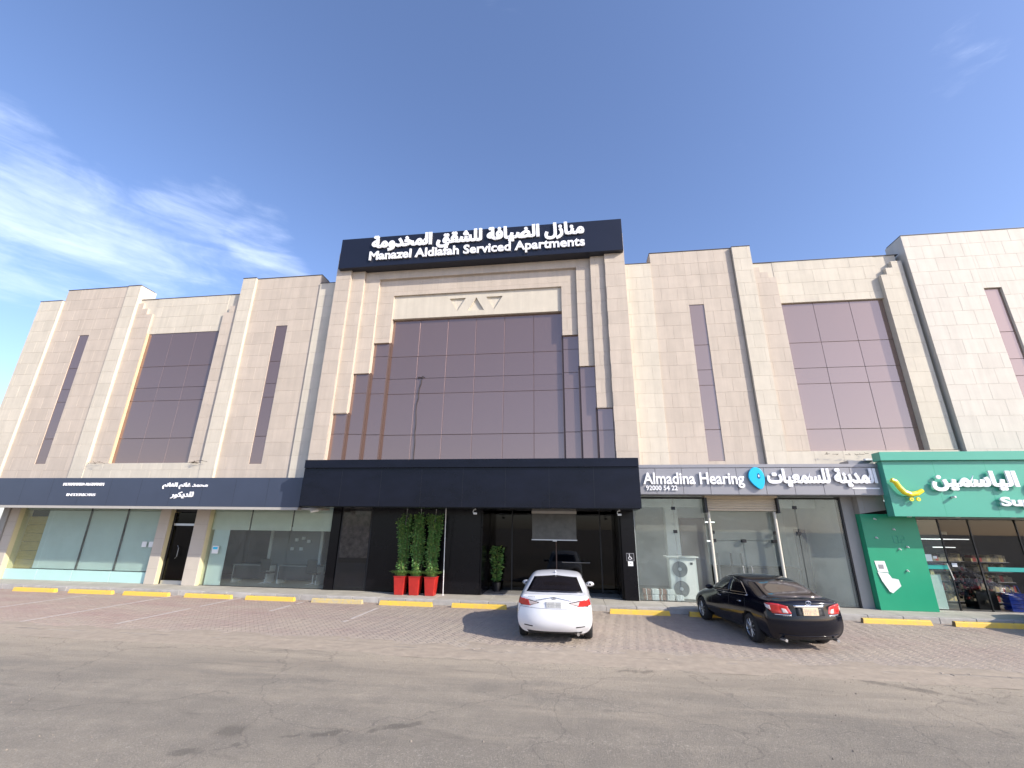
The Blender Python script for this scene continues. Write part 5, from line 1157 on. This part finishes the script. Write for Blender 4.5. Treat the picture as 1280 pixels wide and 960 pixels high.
def make_car(cfg, label):
    t = thing('parked_car', label, 'car', (0, 0, 0), group=None)
    V, F = car_shell(cfg['st'], cfg['rear'], cfg['front']); hw = cfg['hw']; ra, wb = cfg['ra'], cfg['wb']
    plain, full = evaluate(V, F, 3, (ra, ra+wb), .365, hw); sk = Skin(plain)
    full.materials.clear(); full.materials.append(M[cfg['paint']]); full.materials.append(M['tyre'])
    cs = []
    for p in full.polygons:
        c = p.center; inarch = False
        for y in (ra, ra+wb):
            r_ = math.hypot(c.y-y, c.z-.325)
            if r_ < .368 and abs(c.x) < hw-.02 and abs(c.x) > hw-.32 and (abs(r_-.365) < .012 or abs(abs(c.x)-(hw-.30)) < .01): inarch = True
        p.material_index = 1 if (inarch or c.z < .20) else 0; p.use_smooth = not inarch
    body = bpy.data.objects.new('body', full); C.objects.link(body); body.parent = t
    def put(g, name, par=t, smooth=True):
        if g.v: return g.build(name, par, smooth=smooth)
    for sx in (-1, 1):
        for y in (ra, ra+wb): wheel(t, sx, y, hw, cfg['spokes'])
    cfg['detail'](t, sk, put, cfg, body); return t
def mirror(par, sx, x, y, z, m):
    g = MB(); n = 14; prof = [(-.03, .035, .03), (0, .105, .062), (.03, .118, .068), (.08, .095, .058), (.12, .04, .025)]; vs = []; fs = []
    for dy, rx, rz in prof:
        for k in range(n):
            a = 2*math.pi*k/n; vs.append((x+sx*(.10+rx*math.cos(a)), y+dy, z+rz*math.sin(a)))
    for i in range(len(prof)-1):
        for k in range(n): fs.append((i*n+k, i*n+(k+1) % n, (i+1)*n+(k+1) % n, (i+1)*n+k))
    fs.append(tuple(range((len(prof)-1)*n, len(prof)*n))); g.add(vs, fs, m); o = g.build('wing_mirror', par, smooth=True)
    f = MB(); vs = [(x+sx*(.10+.095*math.cos(2*math.pi*k/n)), y-.012, z+.054*math.sin(2*math.pi*k/n)) for k in range(n)]; f.add(vs+[(a, b+.01, c) for a, b, c in vs], [tuple(range(n))]+[(k, (k+1) % n, n+(k+1) % n, n+k) for k in range(n)], 'carglass'); f.build('mirror_glass', o)
    MB().tube([(x-sx*.04, y+.05, z-.03), (x+sx*.06, y+.04, z-.01)], .025, 'dark', 8).build('mirror_stalk', o)
def plate(par, sk, x, z, w, h, m, tilt=0):
    p = sk.hit((x, -2, z), (0, 1, 0), .0); y = p.y
    ys = [sk.hit((x+dx, -2, z+dz), (0, 1, 0), 0).y for dx in (-w/2, w/2) for dz in (-h/2, h/2)]; y = min(ys+[y])
    o = MB().box(x-w/2, x+w/2, y-.014, y+.03, z-h/2, z+h/2, m).build('number_plate', par, bevel=.003)
    g = MB()
    g.box(x-w*.05, x-w*.045, y-.0155, y-.013, z-h*.42, z+h*.42, 'dark')
    for zz in (z+h*.20, z-h*.24):
        xx = x-w*.38
        while xx < x+w*.38:
            ww = random.uniform(.018, .034)
            if abs(xx-x) > w*.07: g.box(xx, xx+ww*.45, y-.0155, y-.013, zz-h*.13, zz+h*.13, 'greysign')
            xx += ww+.012
    g.box(x-w/2+.006, x+w/2-.006, y-.0155, y-.013, z-.002, z+.002, 'dark'); g.build('plate_marks', o)

# ---- white sedan, swoopy: taillights reach far onto the lid
def det_white(t, sk, put, cfg, body):
    # rear window, windscreen, side glass
    put(sk.patch([(-.70, 1.095), (0, 1.105), (.70, 1.095)], [(-.565, 1.365), (0, 1.405), (.565, 1.365)], REAR, 'carglass', 16, 10), 'rear_window')
    put(sk.patch([(-.62, 1.03), (0, 1.04), (.62, 1.03)], [(-.5, 1.31), (0, 1.35), (.5, 1.31)], FRONT, 'carglass', 14, 8), 'windscreen')
    for sx in (-1, 1):
        for a in ([(1.30, 1.08), (2.05, 1.03)], [(1.30, 1.14), (1.62, 1.33), (2.05, 1.375)]), ([(2.11, 1.025), (3.15, .98)], [(2.11, 1.375), (2.6, 1.35), (3.12, 1.02)]): put(sk.patch(a[0], a[1], SIDE(sx), 'carglass', 12, 6), 'side_window')
        put(sk.seam([(1.22, 1.03), (2.1, .985), (3.2, .95)], SIDE(sx), .007, .002, 'chrome'), 'window_trim')
        put(sk.seam([(2.08, 1.0), (2.06, .45), (2.1, .3), (3.1, .28), (3.14, .93)], SIDE(sx), .004), 'door_seam'); put(sk.seam([(1.32, .98), (1.22, .7), (1.4, .35), (2.1, .3)], SIDE(sx), .004), 'door_seam')
        for y in (1.55, 2.65):
            h = sk.hit((sx*2, y, .86), (-sx, 0, 0), .02)
            MB().tube([(h.x-sx*.02, h.y-.09, h.z), (h.x, h.y-.06, h.z), (h.x, h.y+.06, h.z), (h.x-sx*.02, h.y+.09, h.z)], .012, 'chrome').build('door_handle', t)
        mirror(t, sx, sx*.86, 3.02, 1.03, cfg['paint'])
        # tail lamps: dark pointed inner tip, clear centre, red outer wedge round the corner
        f = lambda p, sx=sx: ((sx*p[0], -2, p[1]), (0, 1, 0))
        put(sk.patch([(.36, .905), (.55, .845), (.82, .825)], [(.36, .915), (.55, .955), (.82, .985)], f, 'dark', 18, 6, .002), 'lamp_surround')
        put(sk.patch([(.41, .903), (.56, .862), (.64, .852)], [(.41, .913), (.56, .935), (.64, .945)], f, 'lampclear', 10, 6, .007), 'reversing_lamp')
        o = put(sk.patch([(-4, .838), (18, .832), (50, .87)], [(2, .955), (20, .982), (54, 1.0)], CORNER(sx, .60, .55), 'lampred', 16, 8, .008), 'tail_lamp')
        put(sk.patch([(.52, .385), (.72, .40)], [(.52, .405), (.72, .418)], f, 'dark', 6, 2, .006), 'reflector_slot')
        put(sk.seam([(.83, .80), (.89, .62)], f, .003), 'bumper_seam')
        g = sk.patch([(.50, 4.35), (.82, 4.2)], [(.50, 4.62), (.80, 4.45)], lambda p, sx=sx: ((sx*p[0], p[1], 3), (0, 0, -1)), 'lampclear', 8, 6, .004); put(g, 'headlamp')
    put(sk.seam([(-.83, .80), (-.4, .785), (0, .78), (.4, .785), (.83, .80)], REAR, .004, -.001), 'bumper_seam')
    put(sk.seam([(-.42, .955), (0, 1.03), (.42, .955)], REAR, .012, .004, cfg['trimmat']), 'lid_trim')
    put(sk.seam([(-.72, 1.06), (-.40, 1.078), (0, 1.082), (.40, 1.078), (.72, 1.06)], REAR, .004), 'lid_seam')
    put(sk.patch([(-.22, .80), (.22, .80)], [(-.26, .93), (.26, .93)], REAR, cfg['paint'], 6, 4, -.0), 'plate_recess')
    plate(t, sk, .0, .87, .36, .13, 'plate')
    put(sk.patch([(-.62, .225), (.62, .225)], [(-.66, .285), (.66, .285)], REAR, 'tyre', 14, 3, .004), 'lower_valance')
    h = sk.hit((0, -2, 1.01), (0, 1, 0), .006); e = MB()
    pts = [(.055*math.cos(a), h.y-.004, 1.01+.028*math.sin(a)) for a in [2*math.pi*k/20 for k in range(21)]]; e.tube(pts, .006, 'greysign', 6)
    e.tube([(-.022, h.y-.004, 0.99), (-.012, h.y-.004, 1.03)], .006, 'greysign', 6); e.tube([(.012, h.y-.004, 0.99), (.022, h.y-.004, 1.03)], .006, 'greysign', 6); e.tube([(-.016, h.y-.004, 1.01), (.016, h.y-.004, 1.01)], .006, 'greysign', 6); e.build('badge', t)
    for k in range(5):
        h = sk.hit((-.62+.035*k, -2, 1.02), (0, 1, 0), .002); MB().box(-.62+.035*k, -.62+.035*k+.022, h.y-.003, h.y+.004, 1.012, 1.03, 'chrome').build('badge_letter', t)
    for sx in (1,):
        MB().tube([(sx*.56, .18, .24), (sx*.56, .38, .24)], .035, 'chrome', 14).build('exhaust_pipe', t)
    MB().box(-.012, .012, 1.55, 1.75, 1.46, 1.51, cfg['paint'], top=(-.008, .008, 1.56, 1.6)).build('aerial_fin', t)
    bz = MB(); 
    for x_ in (.25,): bz.tube([(x_-.11, 1.24, 1.34), (x_+.11, 1.24, 1.34)], .008, 'lampred', 6)
    MB().box(-.7, .7, .5, 4.3, .19, .24, 'tyre').build('underbody', t)
L = [
 # y, [(w,z) sill0, sill1, mid, shoulder, belt, glass-mid, roof-edge], crown
 (0.00, [(.70,.24),(.84,.40),(.86,.60),(.83,.85),(.79,1.01),(.72,1.04),(.60,1.055)], .012),
 (0.22, [(.76,.22),(.90,.38),(.915,.60),(.89,.85),(.83,1.035),(.74,1.07),(.62,1.085)], .015),
 (0.62, [(.78,.20),(.905,.36),(.925,.60),(.91,.85),(.86,1.035),(.765,1.095),(.64,1.115)], .02),
 (0.98, [(.78,.20),(.905,.36),(.925,.60),(.915,.84),(.87,1.02),(.785,1.16),(.645,1.255)], .03),
 (1.45, [(.78,.20),(.905,.36),(.925,.60),(.915,.83),(.88,1.0),(.80,1.215),(.655,1.40)], .045),
 (2.05, [(.78,.20),(.905,.36),(.92,.60),(.915,.81),(.88,.975),(.80,1.24),(.66,1.44)], .05),
 (2.60, [(.78,.20),(.905,.36),(.92,.60),(.91,.79),(.875,.95),(.79,1.215),(.64,1.415)], .05),
 (3.05, [(.78,.20),(.905,.36),(.92,.60),(.90,.78),(.85,.93),(.755,1.10),(.58,1.24)], .04),
 (3.50, [(.78,.20),(.905,.36),(.92,.60),(.89,.77),(.81,.90),(.70,.985),(.56,1.03)], .03),
 (4.10, [(.78,.20),(.90,.36),(.91,.58),(.87,.74),(.76,.83),(.64,.87),(.50,.90)], .03),
 (4.60, [(.74,.20),(.84,.34),(.85,.50),(.80,.62),(.68,.70),(.56,.74),(.42,.76)], .02),
 (4.83, [(.66,.22),(.76,.32),(.77,.46),(.72,.56),(.60,.62),(.48,.65),(.36,.665)], .01)]
rearoff = [.16, .015, .0, .045, .055, .08, .11]; frontoff = [.10, .0, .0, .03, .07, .10, .13]
white_cfg = dict(st=L, rear=rearoff, front=frontoff, hw=.925, ra=1.04, wb=2.79, spokes=5, paint='whitecar', detail=det_white, trimmat='chrome')
wc = make_car(white_cfg, 'white sedan parked nose in with wraparound tail lamps, seen from behind before the hotel entrance')
wc.location = (-.52, 11.58, .0)

# ---- black luxury sedan
def det_black(t, sk, put, cfg, body):
    put(sk.patch([(-.70, 1.10), (0, 1.115), (.70, 1.10)], [(-.57, 1.365), (0, 1.405), (.57, 1.365)], REAR, 'carglass2', 16, 10), 'rear_window')
    put(sk.patch([(-.62, 1.03), (0, 1.04), (.62, 1.03)], [(-.5, 1.31), (0, 1.35), (.5, 1.31)], FRONT, 'carglass', 14, 8), 'windscreen')
    for sx in (-1, 1):
        for a in ([(1.20, 1.09), (2.03, 1.035)], [(1.24, 1.14), (1.55, 1.31), (2.03, 1.37)]), ([(2.09, 1.03), (3.15, .98)], [(2.09, 1.37), (2.6, 1.35), (3.12, 1.02)]): put(sk.patch(a[0], a[1], SIDE(sx), 'carglass', 12, 6), 'side_window')
        put(sk.seam([(1.12, 1.045), (2.1, .99), (3.2, .955)], SIDE(sx), .007, .003, 'chrome'), 'window_trim')
        put(sk.seam([(1.12, 1.05), (1.30, 1.16), (1.62, 1.32), (2.1, 1.385), (2.65, 1.36), (3.15, 1.04)], SIDE(sx), .006, .003, 'chrome'), 'window_trim')
        put(sk.seam([(2.06, 1.0), (2.04, .45), (2.1, .3), (3.1, .28), (3.14, .93)], SIDE(sx), .004), 'door_seam'); put(sk.seam([(1.25, .98), (1.18, .7), (1.4, .35), (2.1, .3)], SIDE(sx), .004), 'door_seam')
        for y in (1.50, 2.60):
            h = sk.hit((sx*2, y, .87), (-sx, 0, 0), .02)
            MB().tube([(h.x-sx*.02, h.y-.10, h.z), (h.x, h.y-.06, h.z), (h.x, h.y+.06, h.z), (h.x-sx*.02, h.y+.10, h.z)], .014, 'chrome').build('door_handle', t)
        mirror(t, sx, sx*.86, 3.02, 1.03, cfg['paint'])
        f = lambda p, sx=sx: ((sx*p[0], -2, p[1]), (0, 1, 0))
        put(sk.patch([(.44, .81), (.60, .79), (.80, .79)], [(.50, .955), (.62, .985), (.80, .995)], f, 'lampred', 14, 8, .007), 'tail_lamp')
        put(sk.patch([(8, .79), (30, .81), (46, .90)], [(8, .995), (30, 1.005), (54, .99)], CORNER(sx, .60, .55), 'lampred', 10, 6, .009), 'tail_lamp_side')
        put(sk.patch([(34, .85), (50, .91)], [(36, .95), (56, .98)], CORNER(sx, .60, .55), 'lampclear', 8, 4, .012), 'side_marker')
        put(sk.patch([(.50, .81), (.60, .81)], [(.54, .895), (.62, .905)], f, 'lampclear', 5, 4, .011), 'reversing_lamp')
        put(sk.patch([(.46, .762), (.76, .762)], [(.46, .778), (.76, .778)], f, 'chrome', 8, 2, .008), 'lamp_strip')
        MB().tube([(sx*.60, .14, .235), (sx*.62, .35, .235)], [.032, .03], 'steel', 16).build('exhaust_pipe', t)
        g = sk.patch([(.50, 4.35), (.82, 4.2)], [(.50, 4.62), (.80, 4.45)], lambda p, sx=sx: ((sx*p[0], p[1], 3), (0, 0, -1)), 'lampclear', 8, 6, .004); put(g, 'headlamp')
    put(sk.patch([(-.36, .95), (.36, .95)], [(-.36, .98), (.36, .98)], REAR, 'chrome', 14, 2, .012), 'chrome_bar')
    put(sk.seam([(-.83, .735), (-.4, .725), (0, .72), (.4, .725), (.83, .735)], REAR, .004, -.001), 'bumper_seam')
    put(sk.seam([(-.70, .36), (-.4, .34), (0, .335), (.4, .34), (.70, .36)], REAR, .010, .002, cfg['paint']), 'bumper_ridge')
    put(sk.seam([(-.72, 1.07), (0, 1.088), (.72, 1.07)], REAR, .004), 'lid_seam')
    put(sk.patch([(-.33, .765), (.33, .765)], [(-.33, .935), (.33, .935)], REAR, 'dark', 8, 4, .002), 'plate_recess')
    plate(t, sk, .0, .85, .36, .16, 'platey')
    h = sk.hit((0, -2, 1.02), (0, 1, 0), .004); e = MB()
    pts = [(.062*math.cos(a), h.y-.004, 1.025+.044*math.sin(a)) for a in [2*math.pi*k/24 for k in range(25)]]; e.tube(pts, .007, 'chrome', 6)
    e.tube([(.015, h.y-.004, 1.058), (-.018, h.y-.004, 1.005), (.035, h.y-.004, 1.005)], .006, 'chrome', 6); e.build('badge', t)
    for x0_, n_ in ((-.60, 5), (.42, 6)):
        for k in range(n_):
            h = sk.hit((x0_+.034*k, -2, .745), (0, 1, 0), .001); MB().box(x0_+.034*k, x0_+.034*k+.022, h.y-.003, h.y+.004, 0.742, 0.758, 'chrome').build('badge_letter', t)
    put(sk.patch([(-.62, .225), (.62, .225)], [(-.66, .275), (.66, .275)], REAR, 'tyre', 14, 3, .004), 'lower_valance')
    MB().box(-.7, .7, .5, 4.3, .19, .24, 'tyre').build('underbody', t)
import copy
L2 = copy.deepcopy(L)
L2[0] = (0.00, [(.72,.24),(.85,.40),(.88,.64),(.85,.86),(.81,1.02),(.73,1.05),(.60,1.065)], .012)
L2[1] = (0.22, [(.77,.22),(.90,.38),(.92,.62),(.90,.86),(.85,1.045),(.75,1.08),(.62,1.095)], .015)
L2[3] = (0.98, [(.78,.20),(.905,.36),(.925,.60),(.92,.85),(.88,1.03),(.79,1.17),(.65,1.265)], .03)
black_cfg = dict(st=L2, rear=[.16, .02, .0, .045, .06, .09, .12], front=frontoff, hw=.925, ra=1.08, wb=2.78, spokes=10, paint='blackcar', detail=det_black, trimmat='chrome')
bc = make_car(black_cfg, 'glossy black sedan with chrome trim and yellowish plate, parked askew before the glass shop')
ang = math.radians(9.0); rax = Vector((5.20, 13.12, 0)); hd = Vector((-math.sin(ang), math.cos(ang), 0)); bc.location = rax-hd*1.08; bc.rotation_euler = (0, 0, ang)
# a third car stands just outside the right edge; its shadow reaches into the picture
sc3 = copy_tree(wc); sc3.location = (14.7, 12.6, 0); tag(sc3, 'silver grey sedan just beyond the right edge, only its shadow in view', 'car')
for o in sc3.children:
    if o.name.startswith('body') or o.name.startswith('wing') or o.name.startswith('plate_recess'):
        o.data = o.data.copy(); o.data.materials[0] = M['silvercar']
for w_ in (wc, bc, sc3): w_['group'] = 'cars parked before the building'
